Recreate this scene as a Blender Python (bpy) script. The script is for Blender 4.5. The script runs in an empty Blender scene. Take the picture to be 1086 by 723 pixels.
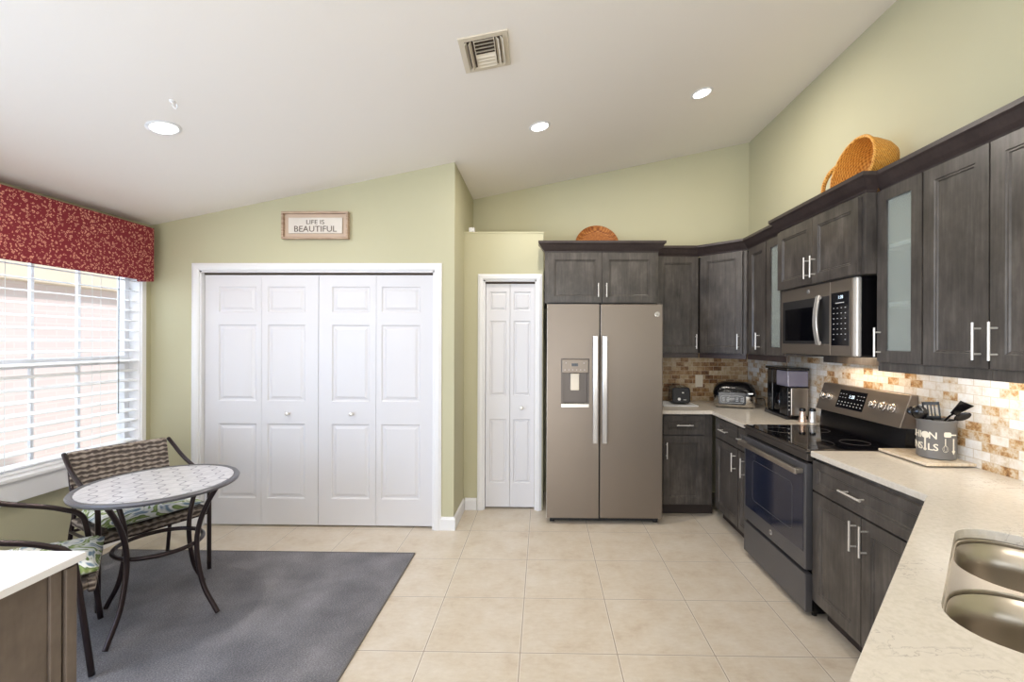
import bpy, bmesh, math, random
from mathutils import Vector, Matrix

random.seed(7)
SC = bpy.context.scene
COL = SC.collection
PI = math.pi

# ------------------------------------------------------------------ camera
cam_d = bpy.data.cameras.new('camera')
cam = bpy.data.objects.new('camera', cam_d)
COL.objects.link(cam)
cam_d.sensor_width = 36.0
cam_d.lens = 483.0 / 1086.0 * 36.0
cam_d.shift_x = -(567.6 - 543.0) / 1086.0
cam_d.shift_y = 0.0
cam_d.clip_start = 0.02
psi, rho = math.radians(1.0), math.radians(0.2)
_r = Vector((math.cos(psi), math.sin(psi), 0)); _f = Vector((-math.sin(psi), math.cos(psi), 0)); _u = Vector((0, 0, 1))
_rr = _r * math.cos(rho) + _u * math.sin(rho); _uu = -_r * math.sin(rho) + _u * math.cos(rho)
mw = Matrix((_rr, _uu, -_f)).transposed().to_4x4()
mw.translation = (0, 0, 1.5)
cam.matrix_world = mw
SC.camera = cam

# ------------------------------------------------------------------ world, sun, daylight, exposure
SC.view_settings.view_transform = 'Standard'
SC.view_settings.look = 'None'
SC.view_settings.gamma = 1.0
SC.view_settings.use_curve_mapping = False
SC.view_settings.exposure = 0.03
W = bpy.data.worlds.new('sky'); SC.world = W
W.use_nodes = True
bg = W.node_tree.nodes['Background']
bg.inputs[0].default_value = (0.80, 0.90, 1.0, 1)
bg.inputs[1].default_value = 1.1

def light(name, kind, loc, target, energy, color, size=1.0, size_y=None, shape='RECTANGLE', spread=None):
    d = bpy.data.lights.new(name, kind)
    d.energy = energy; d.color = color
    if kind == 'AREA':
        d.shape = shape; d.size = size
        if size_y: d.size_y = size_y
        if spread: d.spread = spread
    o = bpy.data.objects.new(name, d); COL.objects.link(o)
    o.location = loc
    dv = Vector(target) - Vector(loc)
    o.rotation_euler = dv.to_track_quat('-Z', 'Y').to_euler()
    return o
sun = light('sun', 'SUN', (6, 2, 12), (-5.5, 2.2, 0.8), 1.9, (1.0, 0.97, 0.94))
sun.data.angle = math.radians(2)
# daylight coming in through the left window (stands outside, above the view); the other lamps are added, out of view
light('window_daylight', 'AREA', (-4.25, 2.6, 2.75), (-2.6, 2.6, 0.9), 75, (0.72, 0.84, 1.0), 1.8, 1.0)
light('added_rear_fill', 'AREA', (-0.6, -2.75, 1.35), (-0.4, 3.0, 2.3), 70, (0.92, 0.95, 1.0), 3.8, 1.9)  # added fill lamp standing in for daylight through an assumed rear opening
light('added_upward_fill', 'AREA', (-0.6, -3.0, 0.25), (-0.4, 0.6, 2.6), 86, (1.0, 0.95, 0.90), 3.8, 0.9)  # added low lamp aimed upward to brighten the ceiling
light('added_cool_fill', 'AREA', (-3.45, -0.15, 1.40), (1.5, 1.0, 1.32), 112, (0.50, 0.69, 1.0), 2.6, 1.35)  # added blue lamp outside the invented window, cools the right-hand fronts

# ------------------------------------------------------------------ materials
def c(r, g, b):
    f = lambda v: ((v / 255.0) / 12.92) if v / 255.0 <= 0.04045 else (((v / 255.0) + 0.055) / 1.055) ** 2.4
    return (f(r), f(g), f(b), 1.0)

class NT:
    def __init__(s, name):
        s.m = bpy.data.materials.new(name); s.m.use_nodes = True
        s.t = s.m.node_tree; s.b = s.t.nodes['Principled BSDF']; s.n = s.t.nodes
    def new(s, typ, **kw):
        n = s.n.new(typ)
        for k, v in kw.items(): setattr(n, k, v)
        return n
    def link(s, a, b): s.t.links.new(a, b)
    def setp(s, **kw):
        for k, v in kw.items(): s.b.inputs[k.replace('_', ' ')].default_value = v
    def noise(s, vec, scale, detail=4, rough=0.5):
        n = s.new('ShaderNodeTexNoise'); n.inputs['Scale'].default_value = scale
        n.inputs['Detail'].default_value = detail; n.inputs['Roughness'].default_value = rough
        if vec is not None: s.link(vec, n.inputs['Vector'])
        return n.outputs['Fac']
    def ramp(s, fac, stops, interp='LINEAR'):
        r = s.new('ShaderNodeValToRGB'); r.color_ramp.interpolation = interp
        el = r.color_ramp.elements
        while len(el) < len(stops): el.new(0.5)
        for e, (p, col) in zip(el, stops): e.position = p; e.color = col
        s.link(fac, r.inputs['Fac']); return r.outputs['Color']
    def mapping(s, vec, scale=(1, 1, 1), loc=(0, 0, 0), rot=(0, 0, 0)):
        m = s.new('ShaderNodeMapping'); m.inputs['Scale'].default_value = scale
        m.inputs['Location'].default_value = loc; m.inputs['Rotation'].default_value = rot
        s.link(vec, m.inputs['Vector']); return m.outputs['Vector']
    def obj(s): return s.new('ShaderNodeTexCoord').outputs['Object']
    def pos(s): return s.new('ShaderNodeNewGeometry').outputs['Position']
    def mix(s, fac, a, b, mode='MIX'):
        n = s.new('ShaderNodeMix', data_type='RGBA', blend_type=mode)
        for sock, v in ((n.inputs[0], fac), (n.inputs[6], a), (n.inputs[7], b)):
            if hasattr(v, 'links'): s.link(v, sock)
            else: sock.default_value = v
        return n.outputs[2]
    def math(s, op, a, b=None, cc=None):
        n = s.new('ShaderNodeMath', operation=op)
        for i, v in enumerate((a, b, cc)):
            if v is None: continue
            if hasattr(v, 'links'): s.link(v, n.inputs[i])
            else: n.inputs[i].default_value = v
        return n.outputs[0]
    def bump(s, h, strength=0.2, dist=0.01):
        n = s.new('ShaderNodeBump'); n.inputs['Strength'].default_value = strength
        n.inputs['Distance'].default_value = dist
        s.link(h, n.inputs['Height']); s.link(n.outputs[0], s.b.inputs['Normal'])
    def color(s, x): s.link(x, s.b.inputs['Base Color'])

def plain(name, col, rough=0.5, metal=0.0, spec=0.5, noise=0.0, nscale=8, coat=0):
    t = NT(name); t.setp(Roughness=rough, Metallic=metal); t.b.inputs['Specular IOR Level'].default_value = spec
    if coat: t.b.inputs['Coat Weight'].default_value = coat
    if noise:
        f = t.noise(t.pos(), nscale)
        d = tuple(v * (1 - noise) for v in col[:3]) + (1,); u = tuple(min(1, v * (1 + noise)) for v in col[:3]) + (1,)
        t.color(t.ramp(f, [(0.3, d), (0.7, u)]))
    else: t.setp(Base_Color=col)
    return t.m

M = {}
def wallmat():
    t = NT('green_wall_paint'); t.setp(Roughness=0.75)
    f = t.noise(t.pos(), 1.2, 2)
    t.color(t.ramp(f, [(0.3, c(187, 183, 153)), (0.7, c(191, 187, 158))]))
    t.bump(t.noise(t.pos(), 90, 3), 0.12, 0.002); return t.m
M['wall'] = wallmat()
def ceilmat():
    t = NT('ceiling_paint'); t.setp(Roughness=0.9, Base_Color=c(240, 235, 230))
    t.bump(t.noise(t.pos(), 70, 3), 0.15, 0.002); return t.m
M['ceil'] = ceilmat()
M['trim'] = plain('white_trim_paint', c(228, 228, 230), 0.4)
M['door_white'] = plain('white_door_paint', c(216, 215, 219), 0.38)

def floormat():
    t = NT('floor_tile'); p = t.pos()
    v = t.mapping(p, loc=(0.105 + 46.6, -2.19 + 46.6, 0))
    b = t.new('ShaderNodeTexBrick'); b.offset = 0.0; b.squash = 1.0
    t.link(v, b.inputs['Vector'])
    for k, x in (('Scale', 1.0), ('Mortar Size', 0.0030), ('Mortar Smooth', 0.1), ('Brick Width', 0.466), ('Row Height', 0.466), ('Bias', 0.0)):
        b.inputs[k].default_value = x
    b.inputs['Color1'].default_value = (0, 0, 0, 1); b.inputs['Color2'].default_value = (1, 1, 1, 1); b.inputs['Mortar'].default_value = (0.5, 0.5, 0.5, 1)
    n1 = t.noise(p, 5.5, 6, 0.65)
    n2 = t.noise(t.mapping(p, scale=(1, 2.2, 1)), 22, 5, 0.7)
    base = t.ramp(n1, [(0.30, c(186, 168, 146)), (0.43, c(204, 191, 172)), (0.58, c(211, 201, 186)), (0.75, c(219, 211, 200))])
    fine = t.mix(0.35, base, t.ramp(n2, [(0.3, c(188, 174, 154)), (0.7, c(219, 211, 199))]))
    bw = t.new('ShaderNodeRGBToBW'); t.link(b.outputs['Color'], bw.inputs[0])
    tint = t.mix(t.math('MULTIPLY', bw.outputs[0], 0.10), fine, c(190, 172, 150))
    b2 = t.new('ShaderNodeTexBrick'); b2.offset = 0.0; t.link(v, b2.inputs['Vector'])
    for k, x in (('Scale', 1.0), ('Mortar Size', 0.009), ('Mortar Smooth', 0.6), ('Brick Width', 0.466), ('Row Height', 0.466)): b2.inputs[k].default_value = x
    tint = t.mix(t.math('MULTIPLY', b2.outputs['Fac'], 0.7), tint, c(226, 219, 208))
    t.color(t.mix(b.outputs['Fac'], tint, c(160, 146, 130)))
    rough = t.math('MULTIPLY_ADD', n2, 0.2, 0.24)
    t.link(rough, t.b.inputs['Roughness'])
    inv = t.math('SUBTRACT', 1.0, b.outputs['Fac'])
    t.bump(inv, 0.4, 0.003); return t.m
M['floor'] = floormat()

def cabmat(name, a, b_, hue):
    t = NT(name); o = t.pos()
    g = t.noise(t.mapping(o, scale=(22, 22, 1.6)), 3.0, 6, 0.6)
    bl = t.noise(t.mapping(o, scale=(1, 1, 0.6)), 9, 4, 0.65)
    m = t.math('ADD', t.math('MULTIPLY', g, 0.42), t.math('MULTIPLY', bl, 0.58))
    t.color(t.ramp(m, [(0.32, a), (0.52, b_), (0.70, hue)]))
    t.setp(Roughness=0.30)
    t.bump(g, 0.08, 0.002); return t.m
M['cab'] = cabmat('dark_stained_maple', c(48, 44, 42), c(74, 69, 65), c(98, 92, 87))
M['cab_dark'] = cabmat('dark_stained_moulding', c(46, 38, 38), c(58, 49, 48), c(68, 59, 57))
M['gap'] = plain('shadow_gap_wood', c(38, 32, 30), 0.7)
M['cab_in'] = plain('pale_cabinet_interior', c(168, 170, 164), 0.6)
def frost():
    t = NT('frosted_glass'); t.setp(Base_Color=c(222, 232, 226), Roughness=0.22)
    t.b.inputs['Transmission Weight'].default_value = 0.72
    return t.m
M['frost'] = frost()
def quartz():
    t = NT('cream_quartz'); p = t.pos()
    d = t.noise(t.mapping(p, scale=(1, 1, 1), rot=(0, 0, 0.6)), 3.2, 5, 0.6)
    dv = t.new('ShaderNodeCombineXYZ')
    w = t.new('ShaderNodeVectorMath', operation='ADD')
    t.link(d, dv.inputs[0]); t.link(d, dv.inputs[1])
    t.link(t.mapping(p, scale=(1, 2.3, 1), rot=(0, 0, 0.75)), w.inputs[0]); t.link(dv.outputs[0], w.inputs[1])
    n = t.noise(w.outputs[0], 7, 5, 0.6)
    vein = t.math('ABSOLUTE', t.math('SUBTRACT', n, 0.5))
    msk = t.noise(p, 4, 2)
    veins = t.ramp(vein, [(0.0, c(156, 148, 140)), (0.008, c(186, 178, 168)), (0.02, c(208, 200, 188))])
    speck = t.ramp(t.noise(p, 60, 4, 0.7), [(0.35, c(200, 192, 178)), (0.6, c(211, 203, 191))])
    mk = t.ramp(msk, [(0.52, (0, 0, 0, 1)), (0.62, (1, 1, 1, 1))])
    bw = t.new('ShaderNodeRGBToBW'); t.link(mk, bw.inputs[0])
    t.color(t.mix(t.math('MULTIPLY', bw.outputs[0], 0.75), speck, veins))
    t.setp(Roughness=0.22); return t.m
M['quartz'] = quartz()
M['glaretop'] = plain('glare_whitened_stone_top', c(232, 232, 236), 0.2)  # near-white colour paints in the overexposure of a quartz-like top

def splash(name, axis, stops, off):
    t = NT(name); p = t.pos()
    s = t.new('ShaderNodeSeparateXYZ'); t.link(p, s.inputs[0])
    cb = t.new('ShaderNodeCombineXYZ')
    t.link(s.outputs[axis], cb.inputs[0]); t.link(s.outputs[2], cb.inputs[1])
    v = t.mapping(cb.outputs[0], loc=(10.2, 10.2 - 0.914, 0))
    b = t.new('ShaderNodeTexBrick'); b.offset = 0.5; b.offset_frequency = 2
    t.link(v, b.inputs['Vector'])
    for k, x in (('Scale', 1.0), ('Mortar Size', 0.0016), ('Mortar Smooth', 0.1), ('Brick Width', 0.082), ('Row Height', 0.0425), ('Bias', 0.0)):
        b.inputs[k].default_value = x
    b.inputs['Color1'].default_value = (0, 0, 0, 1); b.inputs['Color2'].default_value = (1, 1, 1, 1); b.inputs['Mortar'].default_value = (.5, .5, .5, 1)
    bw = t.new('ShaderNodeRGBToBW'); t.link(b.outputs['Color'], bw.inputs[0])
    n = t.noise(p, 24, 6, 0.75)
    n2 = t.noise(p, 60, 5, 0.8)
    f = t.math('ADD', t.math('MULTIPLY', bw.outputs[0], 0.72), t.math('MULTIPLY', t.math('SUBTRACT', n, 0.5), 1.35))
    f = t.math('ADD', f, t.math('ADD', 0.16, t.math('MULTIPLY', t.math('SUBTRACT', n2, 0.5), 0.55)))
    col = t.ramp(f, stops)
    t.color(t.mix(b.outputs['Fac'], col, c(206, 190, 165)))
    t.setp(Roughness=0.32)
    t.bump(t.math('SUBTRACT', 1.0, b.outputs['Fac']), 0.5, 0.003); return t.m
ST = [(0.02, c(120, 86, 56)), (0.14, c(170, 126, 78)), (0.24, c(196, 162, 118)), (0.36, c(208, 192, 168)), (0.55, c(224, 214, 200)), (0.85, c(234, 230, 224))]
M['splash_r'] = splash('stone_mosaic_tile', 1, ST, 0)
STB = [(0.05, c(92, 62, 42)), (0.25, c(132, 94, 62)), (0.42, c(164, 128, 88)), (0.62, c(182, 154, 116)), (0.82, c(196, 174, 142)), (0.98, c(210, 194, 168))]  # same mosaic in darker, browner stops, painting in the far wall's dimness
M['splash_b'] = splash('shaded_stone_mosaic_tile', 0, STB, 0)

def brushed(name, col, rough=0.3, metal=1.0, scale=(3, 3, 160)):
    t = NT(name); n = t.noise(t.mapping(t.pos(), scale=scale), 4, 3)
    t.setp(Metallic=metal, Base_Color=col)
    t.link(t.math('MULTIPLY_ADD', n, 0.12, rough - 0.06), t.b.inputs['Roughness']); return t.m
M['slate'] = brushed('slate_steel', c(134, 124, 114), 0.42, 0.75)
M['slate_dark'] = brushed('dark_slate_steel', c(96, 90, 86), 0.38, 0.75)
M['slate_range'] = brushed('cool_slate_steel', c(104, 103, 106), 0.4, 0.6)
M['chrome'] = plain('polished_chrome', c(205, 200, 194), 0.22, 0.9)
M['steel_smooth'] = plain('smooth_stainless', c(196, 188, 178), 0.28, 0.95)
M['steel'] = brushed('brushed_stainless', c(190, 184, 176), 0.26, 1.0, (3, 3, 60))
M['sinksteel'] = brushed('sink_steel', c(176, 168, 156), 0.32, 1.0, (90, 90, 2))
M['silver'] = plain('satin_nickel', c(230, 226, 220), 0.32, 0.6)
M['silver_bright'] = plain('bright_handle_metal', c(226, 222, 218), 0.22, 0.7)
M['blackglass'] = plain('black_ceramic_glass', c(10, 10, 14), 0.05, 0.0, 0.6)
M['ovenglass'] = plain('oven_door_glass', c(34, 38, 54), 0.10, 0.0, 0.9)  # blue-grey base colour stands in for the bluish haze on the glass
M['black'] = plain('black_plastic', c(14, 13, 15), 0.22)
M['blackmatte'] = plain('matte_black_plastic', c(30, 29, 31), 0.55)
M['grey_plastic'] = plain('grey_plastic', c(92, 88, 86), 0.4)
M['display'] = plain('dark_display', c(14, 15, 20), 0.1)
M['ink'] = plain('white_print', c(190, 190, 190), 0.5)
M['bronze'] = plain('dark_bronze_metal', c(56, 46, 48), 0.28, 0.6)
M['greymetal'] = plain('grey_cast_metal', c(112, 112, 118), 0.35, 0.6)
M['lens'] = None
def emis(name, col, s):
    t = NT(name); t.setp(Base_Color=col)
    t.b.inputs['Emission Color'].default_value = col; t.b.inputs['Emission Strength'].default_value = s; return t.m
M['lens'] = emis('lit_lamp_lens', (1.0, 0.95, 0.88, 1), 8)
M['lcd'] = emis('lit_clock_digits', (0.7, 0.85, 1.0, 1), 0.7)
M['vinyl'] = plain('white_vinyl', c(240, 240, 243), 0.45)
M['blind'] = plain('white_blind_slat', c(244, 245, 247), 0.5)
M['outlet'] = plain('ivory_outlet', c(226, 216, 198), 0.4)

def fabric():
    t = NT('red_floral_fabric'); p = t.pos()
    v = t.new('ShaderNodeTexVoronoi', feature='F1'); v.inputs['Scale'].default_value = 58
    w = t.new('ShaderNodeVectorMath', operation='ADD')
    nz = t.new('ShaderNodeTexNoise'); nz.inputs['Scale'].default_value = 25; t.link(p, nz.inputs['Vector'])
    sc = t.new('ShaderNodeVectorMath', operation='SCALE'); t.link(nz.outputs['Color'], sc.inputs[0]); sc.inputs['Scale'].default_value = 0.035
    t.link(p, w.inputs[0]); t.link(sc.outputs[0], w.inputs[1]); t.link(w.outputs[0], v.inputs['Vector'])
    pet = t.math('LESS_THAN', t.math('ABSOLUTE', t.math('SUBTRACT', v.outputs['Distance'], 0.30)), 0.10)
    n = t.math('GREATER_THAN', t.noise(p, 45, 2), 0.40)
    t.color(t.mix(t.math('MULTIPLY', pet, n), c(124, 30, 42), c(206, 142, 122)))
    t.setp(Roughness=0.85); return t.m
M['fabric'] = fabric()
def rugm():
    t = NT('grey_rug_pile'); p = t.pos()
    f = t.math('ADD', t.math('MULTIPLY', t.noise(t.mapping(p, scale=(1, 2.2, 1)), 120, 3, 0.8), 0.8), t.math('MULTIPLY', t.noise(p, 4, 3), 0.3))
    t.color(t.ramp(f, [(0.36, c(72, 71, 75)), (0.53, c(106, 105, 110)), (0.72, c(152, 150, 154))]))
    t.setp(Roughness=0.95); t.bump(t.noise(p, 160, 2), 0.6, 0.004); return t.m
M['rug'] = rugm()
def wicker(name, a, b_, cc, scl=1.0):
    t = NT(name); p = t.obj()
    w1 = t.new('ShaderNodeTexWave', wave_type='BANDS', bands_direction='Z'); w1.inputs['Scale'].default_value = 22 * scl
    w1.inputs['Distortion'].default_value = 3.0; w1.inputs['Detail'].default_value = 1; w1.inputs['Detail Scale'].default_value = 3
    w2 = t.new('ShaderNodeTexWave', wave_type='BANDS', bands_direction='X'); w2.inputs['Scale'].default_value = 16 * scl
    t.link(p, w1.inputs['Vector']); t.link(p, w2.inputs['Vector'])
    f = t.math('ADD', t.math('MULTIPLY', w1.outputs['Fac'], 0.75), t.math('MULTIPLY', w2.outputs['Fac'], 0.25))
    t.color(t.ramp(f, [(0.25, a), (0.55, b_), (0.85, cc)])); t.setp(Roughness=0.6)
    t.bump(f, 0.8, 0.006); return t.m
M['wicker'] = wicker('grey_brown_wicker', c(70, 60, 56), c(108, 95, 87), c(160, 148, 138), 0.5)
def straw(name, dk):
    t = NT(name); p = t.obj()
    s_ = t.new('ShaderNodeSeparateXYZ'); t.link(p, s_.inputs[0])
    r_ = t.math('SQRT', t.math('ADD', t.math('MULTIPLY', s_.outputs[0], s_.outputs[0]), t.math('MULTIPLY', s_.outputs[2], s_.outputs[2])))
    q_ = t.math('ADD', r_, s_.outputs[1])
    rings = t.math('SINE', t.math('MULTIPLY', q_, 2 * PI / 0.012))
    spoke = t.math('SINE', t.math('MULTIPLY', t.math('ARCTAN2', s_.outputs[2], s_.outputs[0]), 44.0))
    n = t.noise(p, 90, 3, 0.7)
    f = t.math('ADD', t.math('MULTIPLY', t.math('MULTIPLY', rings, spoke), 0.26), t.math('ADD', 0.1, t.math('MULTIPLY', n, 0.85)))
    if dk: t.color(t.ramp(f, [(0.2, c(112, 58, 22)), (0.5, c(168, 98, 40)), (0.85, c(206, 142, 72))]))
    else: t.color(t.ramp(f, [(0.2, c(150, 82, 20)), (0.45, c(208, 138, 44)), (0.85, c(242, 192, 100))]))
    t.setp(Roughness=0.6); t.bump(f, 0.6, 0.005); return t.m
M['straw'] = straw('golden_straw', False)
M['straw_dark'] = straw('brown_straw', True)
def cushion():
    t = NT('tropical_leaf_fabric'); p = t.obj()
    n = t.new('ShaderNodeTexNoise'); n.inputs['Scale'].default_value = 5.5; n.inputs['Detail'].default_value = 1.2; n.inputs['Distortion'].default_value = 2.2
    t.link(t.mapping(p, scale=(1, 1.7, 1), rot=(0, 0, 0.7)), n.inputs['Vector'])
    t.color(t.ramp(n.outputs['Fac'], [(0.0, c(70, 92, 116)), (0.34, c(120, 144, 164)), (0.42, c(228, 231, 228)), (0.50, c(232, 234, 230)), (0.53, c(98, 124, 66)), (0.60, c(158, 176, 112)), (0.64, c(228, 230, 220)), (0.72, c(64, 88, 52))]))
    t.setp(Roughness=0.85); return t.m
M['cushion'] = cushion()
def tabletop():
    t = NT('mosaic_table_tile'); s = t.new('ShaderNodeSeparateXYZ'); t.link(t.obj(), s.inputs[0])
    def wavy(u, v):
        a = t.math('MULTIPLY', t.math('SINE', t.math('MULTIPLY', v, 2 * PI / 0.105)), 0.016)
        x = t.math('DIVIDE', t.math('ADD', u, a), 0.0875)
        fr = t.math('ABSOLUTE', t.math('SUBTRACT', t.math('FRACT', t.math('ADD', x, 50.5)), 0.5))
        return t.math('LESS_THAN', fr, 0.045)
    r = 0.7071
    u = t.math('MULTIPLY', t.math('ADD', s.outputs[0], s.outputs[1]), r)
    v = t.math('MULTIPLY', t.math('SUBTRACT', s.outputs[0], s.outputs[1]), r)
    m = t.math('MAXIMUM', wavy(u, v), t.math('MULTIPLY', wavy(v, u), 0.45))
    n = t.noise(t.pos(), 30, 3)
    base = t.ramp(n, [(0.3, c(184, 183, 187)), (0.7, c(206, 204, 207))])
    t.color(t.mix(m, base, c(124, 122, 134))); t.setp(Roughness=0.3); return t.m
M['tabletop'] = tabletop()
def brick():
    t = NT('pink_brick_house_wall'); s = t.new('ShaderNodeSeparateXYZ'); t.link(t.pos(), s.inputs[0])
    cb = t.new('ShaderNodeCombineXYZ'); t.link(s.outputs[1], cb.inputs[0]); t.link(s.outputs[2], cb.inputs[1])
    b = t.new('ShaderNodeTexBrick'); t.link(cb.outputs[0], b.inputs['Vector'])
    for k, x in (('Scale', 1.0), ('Mortar Size', 0.008), ('Brick Width', 0.21), ('Row Height', 0.07)): b.inputs[k].default_value = x
    b.inputs['Color1'].default_value = c(234, 216, 214); b.inputs['Color2'].default_value = c(237, 221, 219); b.inputs['Mortar'].default_value = c(237, 224, 222)
    t.color(b.outputs['Color']); t.setp(Roughness=0.9); return t.m
M['brick'] = brick()
M['fascia'] = plain('peach_fascia_paint', c(238, 222, 202), 0.8)
def glass(name, col, alpha):
    t = NT(name); t.setp(Base_Color=col, Roughness=0.03)
    t.b.inputs['Transmission Weight'].default_value = 1.0; t.b.inputs['IOR'].default_value = 1.02 if alpha else 1.2
    return t.m
M['pane'] = glass('window_glass', (1, 1, 1, 1), True)
M['tank'] = plain('smoky_clear_plastic', c(150, 146, 164), 0.08); M['tank'].node_tree.nodes['Principled BSDF'].inputs['Transmission Weight'].default_value = 0.35
def woodm(name, a, b_, rough=0.5):
    t = NT(name); g = t.noise(t.mapping(t.pos(), scale=(3, 3, 30)), 4, 5, 0.6)
    t.color(t.ramp(g, [(0.3, a), (0.7, b_)])); t.setp(Roughness=rough); return t.m
M['signwood'] = woodm('weathered_frame_wood', c(150, 122, 102), c(196, 172, 150))
M['signface'] = plain('sign_cream_board', c(214, 206, 196), 0.5, noise=0.06)
M['signink'] = plain('sign_brown_lettering', c(92, 78, 68), 0.6)
M['signback'] = plain('sign_tan_backing', c(196, 174, 154), 0.6)
def taupe():
    t = NT('taupe_wood_panel'); o = t.pos()
    g = t.noise(t.mapping(o, scale=(12, 12, 2)), 3.0, 6, 0.6); bl = t.noise(o, 9, 3, 0.6)
    m = t.math('ADD', t.math('MULTIPLY', g, 0.4), t.math('MULTIPLY', bl, 0.6))
    t.color(t.ramp(m, [(0.3, c(84, 74, 67)), (0.7, c(120, 108, 99))])); t.setp(Roughness=0.45); return t.m
M['taupe'] = taupe()
def marble():
    t = NT('tan_marble_slab'); p = t.pos()
    n = t.noise(t.mapping(p, scale=(6, 1.5, 1), rot=(0, 0, 0.3)), 9, 6, 0.7)
    t.color(t.ramp(n, [(0.3, c(190, 168, 140)), (0.5, c(216, 200, 176)), (0.7, c(228, 216, 198))])); t.setp(Roughness=0.2); return t.m
M['marble'] = marble()
M['crock'] = plain('grey_glazed_stoneware', c(112, 110, 108), 0.35)
M['cream'] = plain('cream_print', c(232, 224, 206), 0.5)
M['shaker_body'] = plain('pinkish_metal', c(220, 190, 170), 0.2, 0.8)
M['vent'] = plain('cream_vent_metal', c(214, 204, 186), 0.45)
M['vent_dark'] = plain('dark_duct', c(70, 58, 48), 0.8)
M['toe'] = plain('toe_kick_wood', c(46, 36, 32), 0.6)
M['grass'] = plain('outdoor_ground', c(180, 176, 150), 0.9, noise=0.1)

# ------------------------------------------------------------------ mesh helpers
WOFF = {}
def box(bm, x0, x1, y0, y1, z0, z1):
    vs = [bm.verts.new((x, y, z)) for x in (x0, x1) for y in (y0, y1) for z in (z0, z1)]
    for q in ((0, 1, 3, 2), (4, 6, 7, 5), (0, 4, 5, 1), (2, 3, 7, 6), (0, 2, 6, 4), (1, 5, 7, 3)):
        bm.faces.new([vs[i] for i in q])
    return vs
def prism(bm, poly, z0, z1, axis='z'):
    f = {'z': lambda a, b, h: (a, b, h), 'y': lambda a, b, h: (a, h, b), 'x': lambda a, b, h: (h, a, b)}[axis]
    A = [bm.verts.new(f(a, b, z0)) for a, b in poly]; B = [bm.verts.new(f(a, b, z1)) for a, b in poly]
    bm.faces.new(A); bm.faces.new(B[::-1])
    n = len(poly)
    for i in range(n): bm.faces.new((A[i], B[i], B[(i + 1) % n], A[(i + 1) % n]))
    return A + B
def tube(bm, pts, r, n=10, closed=False, caps=True):
    pts = [Vector(p) for p in pts]; L = len(pts); rings = []
    rr = r if isinstance(r, (list, tuple)) else [r] * L
    prev = None
    for i, p in enumerate(pts):
        if closed: d = pts[(i + 1) % L] - pts[i - 1]
        else: d = pts[min(i + 1, L - 1)] - pts[max(i - 1, 0)]
        d.normalize()
        if prev is None:
            a = Vector((0, 0, 1)) if abs(d.z) < 0.9 else Vector((1, 0, 0))
            nrm = d.cross(a).normalized()
        else:
            nrm = (prev - d * prev.dot(d)); nrm.normalize()
        prev = nrm; bn = d.cross(nrm)
        rings.append([bm.verts.new(p + (nrm * math.cos(2 * PI * k / n) + bn * math.sin(2 * PI * k / n)) * rr[i]) for k in range(n)])
    m = L if closed else L - 1
    for i in range(m):
        a, b = rings[i], rings[(i + 1) % L]
        for k in range(n): bm.faces.new((a[k], a[(k + 1) % n], b[(k + 1) % n], b[k]))
    if caps and not closed: bm.faces.new(rings[0][::-1]); bm.faces.new(rings[-1])
def smooth_path(pts, k=6):
    P = [Vector(p) for p in pts]; P = [2 * P[0] - P[1]] + P + [2 * P[-1] - P[-2]]; out = []
    for i in range(1, len(P) - 2):
        for j in range(k):
            t = j / k; p0, p1, p2, p3 = P[i - 1:i + 3]
            out.append(0.5 * ((2 * p1) + (-p0 + p2) * t + (2 * p0 - 5 * p1 + 4 * p2 - p3) * t * t + (-p0 + 3 * p1 - 3 * p2 + p3) * t ** 3))
    out.append(P[-2]); return out
def lathe(bm, prof, center=(0, 0, 0), n=32, axis='z', cap=True):
    cx, cy, cz = center; rings = []
    for r, h in prof:
        ring = []
        for k in range(n):
            a = 2 * PI * k / n; u, v = r * math.cos(a), r * math.sin(a)
            q = {'z': (cx + u, cy + v, cz + h), 'y': (cx + u, cy + h, cz + v), 'x': (cx + h, cy + u, cz + v)}[axis]
            ring.append(bm.verts.new(q))
        rings.append(ring)
    for a, b in zip(rings, rings[1:]):
        for k in range(n): bm.faces.new((a[k], a[(k + 1) % n], b[(k + 1) % n], b[k]))
    if cap: bm.faces.new(rings[0][::-1]); bm.faces.new(rings[-1])
def sweep(bm, path, prof):
    """profile (out, z) swept along an xy path; outward is to the right of travel; mitred."""
    P = [Vector(p) for p in path]; n = len(P); rings = []
    for i in range(n):
        ds = []
        if i > 0: ds.append((P[i] - P[i - 1]).normalized())
        if i < n - 1: ds.append((P[i + 1] - P[i]).normalized())
        ns = [Vector((d.y, -d.x)) for d in ds]
        m = sum(ns, Vector((0, 0))).normalized(); k = 1 / m.dot(ns[0])
        rings.append([bm.verts.new((P[i].x + m.x * o * k, P[i].y + m.y * o * k, z)) for o, z in prof])
    q = len(prof)
    for a, b in zip(rings, rings[1:]):
        for j in range(q): bm.faces.new((a[j], b[j], b[(j + 1) % q], a[(j + 1) % q]))
    bm.faces.new(rings[0]); bm.faces.new(rings[-1][::-1])
def quadring(bm, A, B):
    for i in range(len(A)): bm.faces.new((A[i], A[(i + 1) % len(A)], B[(i + 1) % len(A)], B[i]))
def panel(bm, x0, x1, z0, z1, steps, yf):
    prev = None
    for ins, d in steps:
        r = [bm.verts.new(p) for p in ((x0 + ins, yf + d, z0 + ins), (x1 - ins, yf + d, z0 + ins), (x1 - ins, yf + d, z1 - ins), (x0 + ins, yf + d, z1 - ins))]
        if prev: quadring(bm, prev, r)
        prev = r
    bm.faces.new(prev)
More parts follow.
